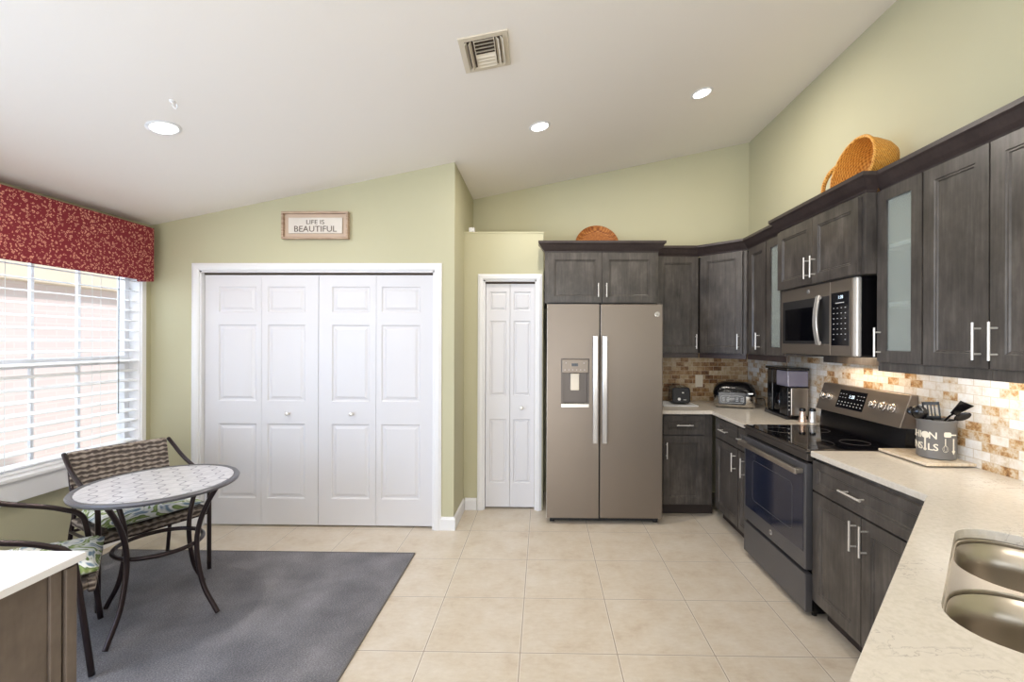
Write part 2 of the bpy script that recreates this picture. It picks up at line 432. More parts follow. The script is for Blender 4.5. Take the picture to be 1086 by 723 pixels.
def panel_slab(bm, x0, x1, z0, z1, t, panels, steps, y0=0.0, back=True):
    """slab with its front at y0 and sunk panels; panels = list of (px0, px1, pz0, pz1), one column"""
    dep = 0.0095
    if back: box(bm, x0, x1, y0 + dep, y0 + t, z0, z1)
    px0, px1 = panels[0][0], panels[0][1]
    box(bm, x0, px0, y0, y0 + dep, z0, z1); box(bm, px1, x1, y0, y0 + dep, z0, z1)
    zs = sorted(panels, key=lambda p: p[2]); cur = z0
    for p in zs:
        box(bm, px0, px1, y0, y0 + dep, cur, p[2]); cur = p[3]
        if steps: panel(bm, p[0], p[1], p[2], p[3], steps, y0)
    box(bm, px0, px1, y0, y0 + dep, cur, z1)
def rrect(cx, cy, w, h, r, n=6):
    out = []
    for (sx, sy, a0) in ((1, 1, 0), (-1, 1, 90), (-1, -1, 180), (1, -1, 270)):
        for i in range(n + 1):
            a = math.radians(a0 + 90 * i / n)
            out.append((cx + sx * (w / 2 - r) + r * math.cos(a), cy + sy * (h / 2 - r) + r * math.sin(a)))
    return out

def obj(name, bm, mat, parent=None, bevel=0.0, smooth=False, xf=None, segs=2):
    if xf is not None: bmesh.ops.transform(bm, matrix=xf, verts=bm.verts)
    bmesh.ops.recalc_face_normals(bm, faces=bm.faces)
    me = bpy.data.meshes.new(name); bm.to_mesh(me); bm.free()
    co = [v.co for v in me.vertices]
    lo = Vector([min(p[i] for p in co) for i in range(3)]); hi = Vector([max(p[i] for p in co) for i in range(3)])
    cen = Vector(((lo.x + hi.x) / 2, (lo.y + hi.y) / 2, lo.z))
    me.transform(Matrix.Translation(-cen))
    mats = mat if isinstance(mat, (list, tuple)) else [mat]
    for m in mats: me.materials.append(M[m] if isinstance(m, str) else m)
    o = bpy.data.objects.new(name, me); COL.objects.link(o)
    base = Vector((0, 0, 0))
    if parent is not None: o.parent = parent; base = WOFF.get(parent.name, Vector((0, 0, 0)))
    o.location = cen - base; WOFF[o.name] = cen
    if smooth:
        for p in me.polygons: p.use_smooth = True
    if bevel:
        b = o.modifiers.new('bevel', 'BEVEL'); b.width = bevel; b.segments = segs; b.limit_method = 'ANGLE'; b.angle_limit = math.radians(40)
        try: b.harden_normals = False
        except Exception: pass
    return o
def smooth_angle(o, ang=40):
    me = o.data
    for p in me.polygons: p.use_smooth = True
    try: me.set_sharp_from_angle(angle=math.radians(ang))
    except Exception: pass
    return o
def NB(): return bmesh.new()
def BX(*a):
    b = NB(); box(b, *a); return b
def thing(name, label, cat, loc=(0, 0, 0), rot=0.0, group=None, world=False):
    """an Empty; world=True: the parts are given in world coordinates (rot must be 0)"""
    o = bpy.data.objects.new(name, None); COL.objects.link(o); o.empty_display_size = 0.05
    o.location = loc; o.rotation_euler = (0, 0, rot); o['label'] = label; o['category'] = cat
    if group: o['group'] = group
    WOFF[o.name] = Vector(loc) if world else Vector((0, 0, 0))
    return o
def tag(o, label, cat, group=None, kind=None):
    o['label'] = label; o['category'] = cat
    if group: o['group'] = group
    if kind: o['kind'] = kind
    return o
def struct(o):
    o['kind'] = 'structure'; return o
def sroot(name, loc=(0, 0, 0)):
    o = bpy.data.objects.new(name, None); COL.objects.link(o); o.location = loc; o['kind'] = 'structure'
    WOFF[o.name] = Vector(loc); return o
def copy_tree(o, parent=None):
    n = o.copy(); COL.objects.link(n); n.parent = parent
    for ch in [x for x in bpy.data.objects if x.parent == o]: copy_tree(ch, n)
    return n
def text_bm(s, size, depth=0.0008, bold=0.0):
    cu = bpy.data.curves.new('lettering', 'FONT'); cu.body = s; cu.size = size; cu.extrude = depth; cu.offset = bold
    cu.align_x = 'CENTER'; cu.resolution_u = 3
    o = bpy.data.objects.new('lettering', cu); COL.objects.link(o)
    bpy.context.view_layer.update()
    me = bpy.data.meshes.new_from_object(o.evaluated_get(bpy.context.evaluated_depsgraph_get()))
    bm = NB(); bm.from_mesh(me); bpy.data.objects.remove(o); bpy.data.curves.remove(cu); bpy.data.meshes.remove(me)
    return bm

R_BACK, R_RIGHT, R_DIAG = 0.0, -PI / 2, -PI / 4

# ------------------------------------------------------------------ room shell
XL, XR, YC, YB, YP, XS = -3.15, 2.04, 3.60, 4.56, 4.04, -0.705
YR = -2.5
CA, CB = 3.06, 0.205
cz = lambda x: CA + CB * x
b = NB(); box(b, XL - 0.15, XR + 0.15, YR - 0.15, YB + 0.15, -0.12, 0.0); struct(obj('floor', b, 'floor'))
b = NB(); prism(b, [(XL - 0.15, cz(XL - 0.15)), (XR + 0.15, cz(XR + 0.15)), (XR + 0.15, cz(XR + 0.15) + 0.12), (XL - 0.15, cz(XL - 0.15) + 0.12)], YR - 0.15, YB + 0.15, 'y')
struct(obj('ceiling', b, 'ceil'))
# left wall with the window opening
WY0, WY1, WZ0, WZ1 = 1.72, 3.515, 0.665, 2.10
b = NB(); zt = cz(XL) - 0.001
box(b, XL - 0.15, XL, YR, -1.5, 0, zt); box(b, XL - 0.15, XL, 1.2, WY0, 0, zt); box(b, XL - 0.15, XL, -1.5, 1.2, 0, WZ0); box(b, XL - 0.15, XL, -1.5, 1.2, WZ1, zt); box(b, XL - 0.15, XL, WY1, YC + 0.12, 0, zt)
box(b, XL - 0.15, XL, WY0, WY1, 0, WZ0); box(b, XL - 0.15, XL, WY0, WY1, WZ1, zt)
struct(obj('wall_left', b, 'wall'))
# closet wall (facing the camera), opening for the bifold doors
OX0, OX1, OZ = -2.75, -0.862, 2.055
b = NB()
prism(b, [(XL, 0), (OX0, 0), (OX0, cz(OX0)), (XL, cz(XL))], YC, YC + 0.12, 'y')
prism(b, [(OX1, 0), (XS, 0), (XS, cz(XS)), (OX1, cz(OX1))], YC, YC + 0.12, 'y')
prism(b, [(OX0, OZ), (OX1, OZ), (OX1, cz(OX1)), (OX0, cz(OX0))], YC, YC + 0.12, 'y')
struct(obj('wall_closet', b, 'wall', bevel=0.0))
b = NB(); prism(b, [(XS - 0.12, 0), (XS, 0), (XS, cz(XS)), (XS - 0.12, cz(XS - 0.12))], YC + 0.12, YB, 'y'); struct(obj('wall_passage', b, 'wall'))
b = NB(); prism(b, [(XS - 0.12, 0), (XR, 0), (XR, cz(XR)), (XS - 0.12, cz(XS - 0.12))], YB, YB + 0.12, 'y'); struct(obj('wall_back', b, 'wall'))
b = NB(); box(b, XR, XR + 0.12, YR, YB + 0.12, 0, cz(XR)); struct(obj('wall_right', b, 'wall'))
# rear wall behind the camera; its wide opening is added to let light in
b = NB()
prism(b, [(XL, 0), (-2.6, 0), (-2.6, cz(-2.6)), (XL, cz(XL))], YR - 0.12, YR, 'y')
prism(b, [(1.4, 0), (XR, 0), (XR, cz(XR)), (1.4, cz(1.4))], YR - 0.12, YR, 'y')
prism(b, [(-2.6, 2.3), (1.4, 2.3), (1.4, cz(1.4)), (-2.6, cz(-2.6))], YR - 0.12, YR, 'y')
struct(obj('wall_rear', b, 'wall'))
# pantry box with its ledge
PX0, PX1, PZ = -0.53, -0.06, 2.042
b = NB()
box(b, XS, PX0, YP, YP + 0.1, 0, 2.455); box(b, PX1, 0.0, YP, YP + 0.1, 0, 2.455); box(b, PX0, PX1, YP, YP + 0.1, PZ, 2.455)
box(b, -0.08, 0.0, YP + 0.1, YB, 0, 2.455)
box(b, XS, -0.08, YP + 0.1, YB, 2.40, 2.455)
struct(obj('wall_pantry', b, 'wall'))
struct(obj('trim_1', BX(XS, 0.002, YP - 0.004, YB, 2.455, 2.468), 'wall'))
tag(obj('ledge_sensor', BX(-0.665, -0.615, YP + 0.0, YP + 0.05, 2.468, 2.51), 'trim', bevel=0.006),
    'small white block standing on the ledge above the pantry door', 'sensor')

# baseboards
def base(name, path):
    b = NB(); sweep(b, path, [(0, 0), (0.014, 0), (0.014, 0.085), (0.008, 0.1), (0.0, 0.105)]); struct(obj(name, b, 'trim'))
base('baseboard_closet', [(-0.822, YC - 0.0005), (XS + 0.0005, YC - 0.0005), (XS + 0.0005, YP - 0.001)][0:1] + [(XS + 0.0005, YC - 0.0005), (XS + 0.0005, YP - 0.016)])
base('baseboard_pantry', [(XS + 0.016, YP - 0.0005), (-0.585, YP - 0.0005)])
base('baseboard_left', [(XL + 0.0005, -2.4), (XL + 0.0005, 3.584)][::1])
base('baseboard_corner', [(XL + 0.0, YC - 0.0005), (-2.812, YC - 0.0005)])

# door casings
def casing(name, x0, x1, z1, y, w):
    b = NB()
    prof = [(0, 0.0), (0.0, 0.012), (0.012, 0.018), (w - 0.02, 0.02), (w - 0.006, 0.014), (w, 0.012), (w, 0)]
    P = [(x0, 0), (x0, z1), (x1, z1), (x1, 0)]; rings = []
    off = [(-1, 0), (-1, 1), (1, 1), (1, 0)]
    for (x, z), (ox, oz) in zip(P, off):
        rings.append([b.verts.new((x + ox * o, y - d, z + oz * o)) for o, d in prof])
    for A, B in zip(rings, rings[1:]): quadring(b, A, B)
    b.faces.new(rings[0]); b.faces.new(rings[-1])
    # jamb lining
    box(b, x0 - 0.001, x0 + 0.014, y - 0.001, y + 0.10, 0, z1); box(b, x1 - 0.014, x1 + 0.001, y - 0.001, y + 0.10, 0, z1)
    box(b, x0, x1, y - 0.001, y + 0.10, z1 - 0.014, z1 + 0.001)
    struct(obj(name, b, 'trim'))
casing('trim_2', OX0, OX1, OZ, YC, 0.058)
casing('trim_3', PX0, PX1, PZ, YP, 0.05)
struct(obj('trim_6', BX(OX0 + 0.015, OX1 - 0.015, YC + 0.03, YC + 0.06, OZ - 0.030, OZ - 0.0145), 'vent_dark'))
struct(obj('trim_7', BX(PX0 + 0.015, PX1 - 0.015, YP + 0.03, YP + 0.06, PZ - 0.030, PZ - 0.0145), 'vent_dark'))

# bifold doors
RAISED = [(0, 0), (0.010, 0.009), (0.022, 0.009), (0.040, 0.002)]
def leaf(parent, x0, x1, z0, z1, lft, rgt, rows, y):
    b = NB(); p0, p1 = x0 + lft, x1 - rgt
    panel_slab(b, x0, x1, z0, z1, 0.032, [(p0, p1, a, q) for a, q in rows], RAISED if p1 - p0 > 0.2 else [(0, 0), (0.008, 0.009), (0.014, 0.009), (0.026, 0.002)], y)
    return obj('door_leaf', b, 'door_white', parent)
def knob(parent, x, z, y):
    b = NB(); lathe(b, [(0.008, 0.0), (0.007, -0.018), (0.014, -0.024), (0.017, -0.032), (0.014, -0.040), (0.004, -0.043)], (x, y, z), 20, 'y')
    return smooth_angle(obj('door_knob', b, 'silver', parent), 50)
rows = [(0.226, 0.827), (1.008, 1.624), (1.724, 1.932)]
YD = YC + 0.032
xs = [OX0 + 0.016, -2.272, -1.800, -1.336, OX1 - 0.016]
xs = [-2.732, -2.268, -1.806, -1.340, -0.880]
d1 = sroot('door_1', (-2.27, YD, 0)); d2 = sroot('door_2', (-1.34, YD, 0))
leaf(d1, xs[0], xs[1] - 0.001, 0.015, OZ - 0.032, 0.112, 0.042, rows, YD); leaf(d1, xs[1] + 0.001, xs[2] - 0.002, 0.015, OZ - 0.032, 0.046, 0.106, rows, YD)
leaf(d2, xs[2] + 0.002, xs[3] - 0.001, 0.015, OZ - 0.032, 0.106, 0.050, rows, YD); leaf(d2, xs[3] + 0.001, xs[4], 0.015, OZ - 0.032, 0.042, 0.104, rows, YD)
knob(d1, -2.045, 0.912, YD); knob(d2, -1.53, 0.912, YD)
d3 = sroot('door_3', (-0.295, YP + 0.03, 0)); YQ = YP + 0.032
rows = [(0.23, 0.80), (1.01, 1.68), (1.77, 1.94)]
leaf(d3, -0.513, -0.298, 0.015, PZ - 0.032, 0.036, 0.030, rows, YQ); leaf(d3, -0.295, -0.077, 0.015, PZ - 0.032, 0.030, 0.036, rows, YQ)
knob(d3, -0.190, 0.905, YQ)
# closet depth behind the doors
b = NB(); box(b, XL, XS - 0.12, YC + 0.7, YC + 0.75, 0, 2.5); struct(obj('wall_closet_back', b, 'wall'))

# window in the left wall: frame, sashes, muntins, panes, sill
w1 = sroot('window_1', (XL, (WY0 + WY1) / 2, WZ0))
b = NB()
for (y0, y1, z0, z1) in ((WY0, WY0 + 0.05, WZ0, WZ1), (WY1 - 0.05, WY1, WZ0, WZ1), (WY0 + 0.0505, WY1 - 0.0505, WZ0, WZ0 + 0.05), (WY0 + 0.0505, WY1 - 0.0505, WZ1 - 0.05, WZ1), (WY0 + 0.0505, WY1 - 0.0505, 1.315, 1.375)):
    box(b, XL - 0.145, XL - 0.085, y0, y1, z0, z1)
obj('window_frame', b, 'vinyl', w1)
b = NB()
for y in (1.97, 2.26, 2.555, 2.846, 3.14):
    for za, zb_ in ((WZ0 + 0.051, 1.3145), (1.3755, WZ1 - 0.051)): box(b, XL - 0.125, XL - 0.105, y - 0.009, y + 0.009, za, zb_)
obj('muntin', b, 'vinyl', w1)
obj('window_pane', BX(XL - 0.117, XL - 0.113, WY0 + 0.05, WY1 - 0.05, WZ0 + 0.05, WZ1 - 0.05), 'pane', w1)
b = NB()
box(b, XL - 0.085, XL + 0.001, WY1 - 0.012, WY1 - 0.0005, WZ0, WZ1); box(b, XL - 0.085, XL + 0.001, WY0 + 0.0005, WY0 + 0.012, WZ0, WZ1)
obj('window_jamb', b, 'vinyl', w1)
b = NB(); box(b, XL - 0.085, XL + 0.055, WY0 - 0.0, WY1 + 0.0, WZ0 - 0.001, WZ0 + 0.022)
box(b, XL + 0.0005, XL + 0.04, WY0 - 0.0, WY1 + 0.0, WZ0 - 0.13, WZ0 - 0.001)
obj('window_sill', b, 'vinyl', w1, bevel=0.004)
# narrow white casing to the right of the window
b = NB(); box(b, XL + 0.0005, XL + 0.016, WY1 - 0.008, WY1 + 0.03, WZ0 - 0.13, WZ1); struct(obj('trim_4', b, 'vinyl', bevel=0.003))

# unseen window added along the left wall to let cool light across
w2 = sroot('added_window', (XL, -0.15, WZ0)); b = NB()
for (y0, y1, z0, z1) in ((-1.499, -1.45, WZ0, WZ1), (1.15, 1.199, WZ0, WZ1), (-1.4495, 1.1495, WZ0, WZ0 + 0.05), (-1.4495, 1.1495, WZ1 - 0.05, WZ1), (-0.175, -0.125, WZ0 + 0.051, WZ1 - 0.051)): box(b, XL - 0.14, XL - 0.09, y0, y1, z0, z1)
obj('window_frame', b, 'vinyl', w2)
obj('window_sill', BX(XL - 0.085, XL + 0.05, -1.5, 1.2, WZ0 - 0.02, WZ0), 'vinyl', w2)
# blinds
bl = thing('window_blind', 'white wide slat horizontal blind hanging in the window under the red valance', 'blind', (XL - 0.04, 2.6, WZ0 + 0.03), world=True)
z = WZ0 + 0.065
hh = 0.0
while z < 2.02:
    b = NB(); t = math.radians(-11)
    hw = 0.034
    pts = [(-hw, -hw * math.tan(t) - 0.0016), (0, 0.0016), (hw, hw * math.tan(t) - 0.0016), (hw, hw * math.tan(t) + 0.0016), (0, 0.0048), (-hw, -hw * math.tan(t) + 0.0016)]
    prism(b, [(XL - 0.042 + px, z + pz) for px, pz in pts], WY0 + 0.014, WY1 - 0.014, 'y')
    obj('slat', b, 'blind', bl)
    z += 0.0765
obj('bottom_rail', BX(XL - 0.066, XL - 0.014, WY0 + 0.014, WY1 - 0.014, WZ0 + 0.024, WZ0 + 0.044), 'blind', bl, bevel=0.003)
obj('head_rail', BX(XL - 0.074, XL - 0.010, WY0 + 0.014, WY1 - 0.014, 2.035, 2.09), 'blind', bl)
for y in (2.02, 2.62, 3.20):
    b = NB()
    for dx in (-0.031, 0.031): box(b, XL - 0.042 + dx - 0.0006, XL - 0.042 + dx + 0.0006, y - 0.0015, y + 0.0015, WZ0 + 0.04, 2.04)
    obj('ladder_cord', b, 'blind', bl)
b = NB(); tube(b, [(XL - 0.004, 3.33, 2.03), (XL - 0.004, 3.33, 0.95)], 0.003, 6); obj('tilt_cord', b, 'grey_plastic', bl)

# valance (upholstered cornice)
VX = XL + 0.125
b = NB(); zb, zt = 1.95, 2.365
box(b, VX - 0.02, VX, 1.6, 3.49, zb, zt); box(b, XL + 0.001, VX - 0.02, 3.47, 3.49, zb, zt); box(b, XL + 0.001, VX - 0.02, 1.6, 1.62, zb, zt)
box(b, XL + 0.001, VX - 0.02, 1.62, 3.47, zt - 0.02, zt)
tag(obj('window_valance', b, 'fabric', bevel=0.006), 'red floral fabric cornice valance boxed over the top of the window', 'valance')
b = NB(); box(b, VX - 0.032, VX - 0.0205, 1.63, 3.46, zb - 0.022, zb + 0.05)

b.free()
# outside: neighbour's wall, eave, ground
h = thing('neighbour_house', 'pale pink brick house wall with peach eave seen through the blinds', 'building', (-5.6, 3.0, 0), world=True)
obj('brick_wall', BX(-5.75, -5.6, -3, 9, -0.1, 2.12), 'brick', h)
obj('eave', BX(-5.75, -5.42, -3, 9, 2.12, 2.6), 'fascia', h)
g = BX(-9, XL - 0.16, -6, 9, -0.2, -0.1); tag(obj('outdoor_ground', g, 'grass'), 'pale ground strip outside the window', 'ground', kind='structure')
g = BX(-4.5, 3.5, -7, YR - 0.16, -0.2, -0.1); tag(obj('patio_ground', g, 'grass'), 'pale patio ground behind the viewer', 'ground', kind='structure')

# ------------------------------------------------------------------ ceiling fittings
th = math.atan(CB)
def on_ceiling(x, y, drop=0.0):
    """frame at the ceiling: local -z points into the room"""
    m = Matrix.Translation((x, y, cz(x))) @ Matrix.Rotation(-th, 4, 'Y')
    return m @ Matrix.Translation((0, 0, -drop))
LAB = {0: 'recessed round ceiling light above the bistro table and window side',
       1: 'recessed round ceiling light in front of the refrigerator, middle of the three lit',
       2: 'recessed round ceiling light nearest the kitchen wall cabinets, rightmost of the three lit'}
for i, (x, y) in enumerate([(-2.045, 2.415), (-0.03, 3.30), (1.14, 3.31), (0.9, 0.4), (-0.8, 0.2), (-2.0, -0.6)]):  # the last three are unseen lamps, added to even out the brightness
    m = on_ceiling(x, y)
    t = thing('ceiling_light', LAB.get(i, 'added recessed round ceiling light, unseen behind the viewer'), 'ceiling light', m.to_translation(), world=True, group='recessed ceiling lights')
    b = NB(); lathe(b, [(0.060, -0.001), (0.063, -0.006), (0.072, -0.006), (0.080, -0.0005)], (0, 0, 0), 40, 'z', cap=False)
    smooth_angle(obj('trim_ring', b, 'trim', t, xf=m))
    b = NB(); lathe(b, [(0.0605, -0.0006), (0.054, -0.0045), (0.03, -0.006)], (0, 0, 0), 40, 'z'); obj('lamp_lens', b, 'lens', t, xf=m)
    L = light('lamp_glow', 'AREA', m @ Vector((0, 0, -0.012)), m @ Vector((0, 0, -1)), 14 if i < 3 else 12, (1.0, 0.92, 0.82), 0.12, shape='DISK')
# vent
m = on_ceiling(-0.305, 2.355) @ Matrix.Rotation(math.radians(1), 4, 'Z')
v = thing('ceiling_vent', 'square cream metal air vent on the ceiling with louvres blowing three ways', 'vent', m.to_translation(), world=True)
b = NB()
hx, hy = 0.125, 0.14
for q in ((-hx, -0.095, -hy, hy), (0.095, hx, -hy, hy), (-0.095, 0.095, -hy, -0.11), (-0.095, 0.095, 0.11, hy)): box(b, q[0], q[1], q[2], q[3], -0.008, -0.0005)
obj('frame', b, 'vent', v, xf=m, bevel=0.002)
obj('duct_backing', BX(-0.095, 0.095, -0.11, 0.11, -0.0025, -0.0008), 'vent_dark', v, xf=m)
b = NB()
def lou(b, x0, x1, y0, y1, tilt, along):
    # thin tilted slat
    if along == 'y': prism(b, [(x0, -0.003), (x0 + 0.002, -0.003), (x0 + 0.002 + tilt, -0.020), (x0 + tilt, -0.020)], y0, y1, 'y')
for k, x in enumerate((-0.088, -0.066)): prism(b, [(x, -0.003), (x + 0.003, -0.003), (x - 0.010, -0.020), (x - 0.013, -0.020)], -0.105, 0.105, 'y')
for k, x in enumerate((0.060, 0.082)): prism(b, [(x, -0.003), (x + 0.003, -0.003), (x + 0.016, -0.020), (x + 0.013, -0.020)], -0.105, 0.105, 'y')
for k in range(8):
    y = -0.10 + k * 0.027
    s = -1 if k < 4 else 1
    prism(b, [(y, -0.003), (y + 0.003, -0.003), (y + 0.003 + s * 0.012, -0.017), (y + s * 0.012, -0.017)], -0.05, 0.05, 'x')
for x in (-0.052, 0.050): box(b, x, x + 0.004, -0.108, 0.108, -0.018, -0.001)
obj('louvres', b, 'vent', v, xf=m)
m = on_ceiling(-1.84, 2.22)
b = NB(); lathe(b, [(0.012, -0.0005), (0.011, -0.006), (0.004, -0.010)], (0, 0, 0), 16)
tube(b, smooth_path([(0, 0, -0.008), (0, 0, -0.03), (0.012, 0, -0.045), (0.022, 0, -0.032), (0.018, 0, -0.022)], 4), 0.0025, 6)
tag(obj('ceiling_hook', b, 'trim', xf=m), 'small white screw hook in the ceiling beside the left light', 'hook')

# ------------------------------------------------------------------ sign
s = thing('wall_sign', 'framed cream wooden sign reading LIFE IS BEAUTIFUL on the green wall above the closet', 'sign', (-1.805, YC - 0.001, 2.30), world=True)
x0, x1, z0, z1 = -2.070, -1.540, 2.300, 2.516
b = NB()
for q in ((x0, x1, z0, z0 + 0.016), (x0, x1, z1 - 0.016, z1), (x0, x0 + 0.016, z0 + 0.016, z1 - 0.016), (x1 - 0.016, x1, z0 + 0.016, z1 - 0.016)): box(b, q[0], q[1], YC - 0.045, YC - 0.001, q[2], q[3])
obj('outer_frame', b, 'signwood', s, bevel=0.002)
obj('backing', BX(x0 + 0.016, x1 - 0.016, YC - 0.018, YC - 0.002, z0 + 0.016, z1 - 0.016), 'signback', s)
obj('board', BX(x0 + 0.05, x1 - 0.05, YC - 0.030, YC - 0.0182, z0 + 0.046, z1 - 0.046), 'signface', s, bevel=0.003)
up = Matrix.Rotation(PI / 2, 4, 'X')
def serif_text(txt, size, cx, zbase, y, stretch=1.0, extra=()):
    bm = text_bm(txt, size, 0.001, 0.0)
    return bm, Matrix.Translation((cx, y, zbase)) @ up @ Matrix.Diagonal((stretch, 1, 1, 1))
for txt, size, zb_, st in (('LIFE IS', 0.048, 2.418, 1.15), ('BEAUTIFUL', 0.066, 2.358, 1.05)):
    bm, mm = serif_text(txt, size, (x0 + x1) / 2, zb_, YC - 0.0312, st)
    obj('lettering', bm, 'signink', s, xf=mm)

# ------------------------------------------------------------------ cabinets
SHAKER = [(0, 0), (0.004, 0.004), (0.010, 0.004), (0.014, 0.0094)]
def pull(parent, x, z, length, vert, y=0.0, lab=None):
    b = NB(); h = length / 2
    if vert:
        tube(b, [(x, y - 0.032, z - h), (x, y - 0.032, z + h)], 0.0050, 10)
        for s_ in (-1, 1): tube(b, [(x, y + 0.001, z + s_ * h * 0.68), (x, y - 0.032, z + s_ * h * 0.68)], 0.004, 8)
    else:
        tube(b, [(x - h, y - 0.032, z), (x + h, y - 0.032, z)], 0.0050, 10)
        for s_ in (-1, 1): tube(b, [(x + s_ * h * 0.68, y + 0.001, z), (x + s_ * h * 0.68, y - 0.032, z)], 0.004, 8)
    return smooth_angle(obj('handle', b, 'silver', parent))
def shaker(parent, name, x0, x1, z0, z1, rail=0.057, glassy=False):
    b = NB(); g = 0.0015
    p = (x0 + g + rail, x1 - g - rail, z0 + g + rail, z1 - g - rail)
    if glassy:
        panel_slab(b, x0 + g, x1 - g, z0 + g, z1 - g, 0.02, [p], None, back=False)
        dep = 0.0095
        for q in ((x0 + g, p[0], z0 + g, z1 - g), (p[1], x1 - g, z0 + g, z1 - g), (p[0], p[1], z0 + g, p[2]), (p[0], p[1], p[3], z1 - g)):
            box(b, q[0], q[1], dep, 0.02, q[2], q[3])
        d = obj(name, b, 'cab', parent)
        obj('glass_pane', BX(p[0], p[1], 0.010, 0.014, p[2], p[3]), 'frost', d)
        return d
    panel_slab(b, x0 + g, x1 - g, z0 + g, z1 - g, 0.02, [p], SHAKER)
    return obj(name, b, 'cab', parent)
def cab_body(root, w, dep, z0, z1, hollow=None, mat='cab', y0=0.021, zb=None):
    """hollow=(x0,x1): a lit-through compartment with shelves behind a glass door"""
    b = NB()
    if hollow:
        t = 0.018
        box(b, 0, t, y0, dep, z0, z1); box(b, w - t, w, y0, dep, z0, z1); box(b, t, w - t, y0, dep, z0, z0 + t); box(b, t, w - t, y0, dep, z1 - t, z1)
        box(b, t, w - t, dep - 0.01, dep, z0 + t, z1 - t)
        o = obj('body', b, mat, root)
        for k in (1, 2):
            zz = z0 + (z1 - z0) * k / 3
            obj('shelf', BX(t, w - t, y0 + 0.001, dep - 0.014, zz - 0.010, zz + 0.010), 'trim', root)
        obj('lining', BX(t, w - t, dep - 0.013, dep - 0.0105, z0 + t, z1 - t), 'cab_in', root)
        return o
    box(b, 0, w, y0, dep, z0, z1)
    return obj('body', b, mat, root)
def cabinet(name, label, x, y, rot, group=None):
    return thing(name, label, 'cabinet', (x, y, 0), rot, group)
CROWN = [(-0.015, 0.0), (0.002, 0.0), (0.006, 0.012), (0.022, 0.030), (0.044, 0.062), (0.056, 0.072), (0.056, 0.092), (-0.015, 0.092)]
def crown(path, z, parent=None):
    b = NB(); sweep(b, path, [(o, z + dz) for o, dz in CROWN]); return obj('crown_moulding', b, 'cab_dark', parent)

# over the refrigerator
UG = 'wall cabinets'
FX0, FX1, FYF = 0.012, 0.985, 3.905
r = cabinet('wall_cabinet', 'two-door dark cabinet above the refrigerator', FX0, FYF, 0, UG)
cab_body(r, FX1 - FX0, YB - FYF - 0.002, 1.825, 2.21)
b = NB(); box(b, 0.0, FX1 - FX0, 0.021, 0.04, 2.21, 2.27); box(b, 0, 0.018, 0.04, 0.5, 2.21, 2.27); box(b, FX1 - FX0 - 0.018, FX1 - FX0, 0.04, 0.5, 2.21, 2.27)
obj('face_frame', b, 'cab', r)
w = FX1 - FX0
for k in (0, 1):
    d = shaker(r, 'door', 0.025 + k * (w - 0.04) / 2, 0.025 + (k + 1) * (w - 0.04) / 2 - 0.01 * k, 1.828, 2.255, 0.055)
    pull(d, w / 2 + 0.005 + (-0.035 if k == 0 else 0.035), 1.935, 0.118, True)
WOFF[r.name] = Vector((FX0, FYF, 0))
crown([(FX1 - 0.0, 4.16), (FX1, FYF + 0.021), (FX0, FYF + 0.021), (FX0, 4.0)][::-1], 2.262, r)
WOFF[r.name] = Vector((0, 0, 0))

# back wall cabinet, diagonal corner cabinet, right wall cabinets
UZ0, UZ1, UF = 1.395, 2.285, 1.735
YUB = 4.235
r = cabinet('wall_cabinet', 'single-door dark wall cabinet between the refrigerator and the diagonal corner cabinet', 1.0, YUB, 0, UG)
cab_body(r, 0.437, YB - YUB - 0.002, UZ0, UZ1)
d = shaker(r, 'door', 0.055, 0.432, UZ0, UZ1); pull(d, 0.408, 1.50, 0.135, True)
obj('light_rail', BX(0.0, 0.437, 0.012, 0.03, UZ0 - 0.045, UZ0 - 0.0005), 'cab_dark', r)
# diagonal
p0 = Vector((1.44, YUB)); p1 = Vector((UF, 3.93))
dl = (p1 - p0).length; ang = math.atan2(p1.y - p0.y, p1.x - p0.x)
r = cabinet('wall_cabinet', 'dark wall cabinet set diagonally across the kitchen corner', p0.x, p0.y, ang, UG)
b = NB()
inv = Matrix.Rotation(-ang, 4, 'Z') @ Matrix.Translation((-p0.x, -p0.y, 0))
poly = [inv @ Vector((px, py, 0)) for px, py in ((1.4525, YUB + 0.02), (UF + 0.012, 3.947), (XR - 0.002, 3.947), (XR - 0.002, YB - 0.002), (1.4525, YB - 0.002))]
prism(b, [(p.x, p.y) for p in poly], UZ0, UZ1); obj('body', b, 'cab', r)
d = shaker(r, 'door', 0.012, dl - 0.03, UZ0, UZ1); pull(d, dl - 0.062, 1.50, 0.135, True)
obj('light_rail', BX(0.0, dl - 0.004, 0.012, 0.03, UZ0 - 0.045, UZ0 - 0.0005), 'cab_dark', r)
# right wall, far: single door
r = cabinet('wall_cabinet', 'narrow single-door dark wall cabinet right of the diagonal corner cabinet', UF, 3.925, R_RIGHT, UG)
cab_body(r, 0.338, XR - UF - 0.002, UZ0, UZ1)
d = shaker(r, 'door', 0.045, 0.334, UZ0, UZ1); pull(d, 0.24, 1.505, 0.135, True)
obj('light_rail', BX(0.0, 0.338, 0.012, 0.03, UZ0 - 0.045, UZ0 - 0.0005), 'cab_dark', r)
# glass door cabinet far
r = cabinet('wall_cabinet', 'dark wall cabinet with frosted glass door left of the microwave', UF, 3.586, R_RIGHT, UG)
cab_body(r, 0.283, XR - UF - 0.002, UZ0, UZ1, hollow=True)
d = shaker(r, 'door', 0.012, 0.28, UZ0, UZ1, 0.062, True)
obj('light_rail', BX(0.0, 0.283, 0.012, 0.03, UZ0 - 0.045, UZ0 - 0.0005), 'cab_dark', r)
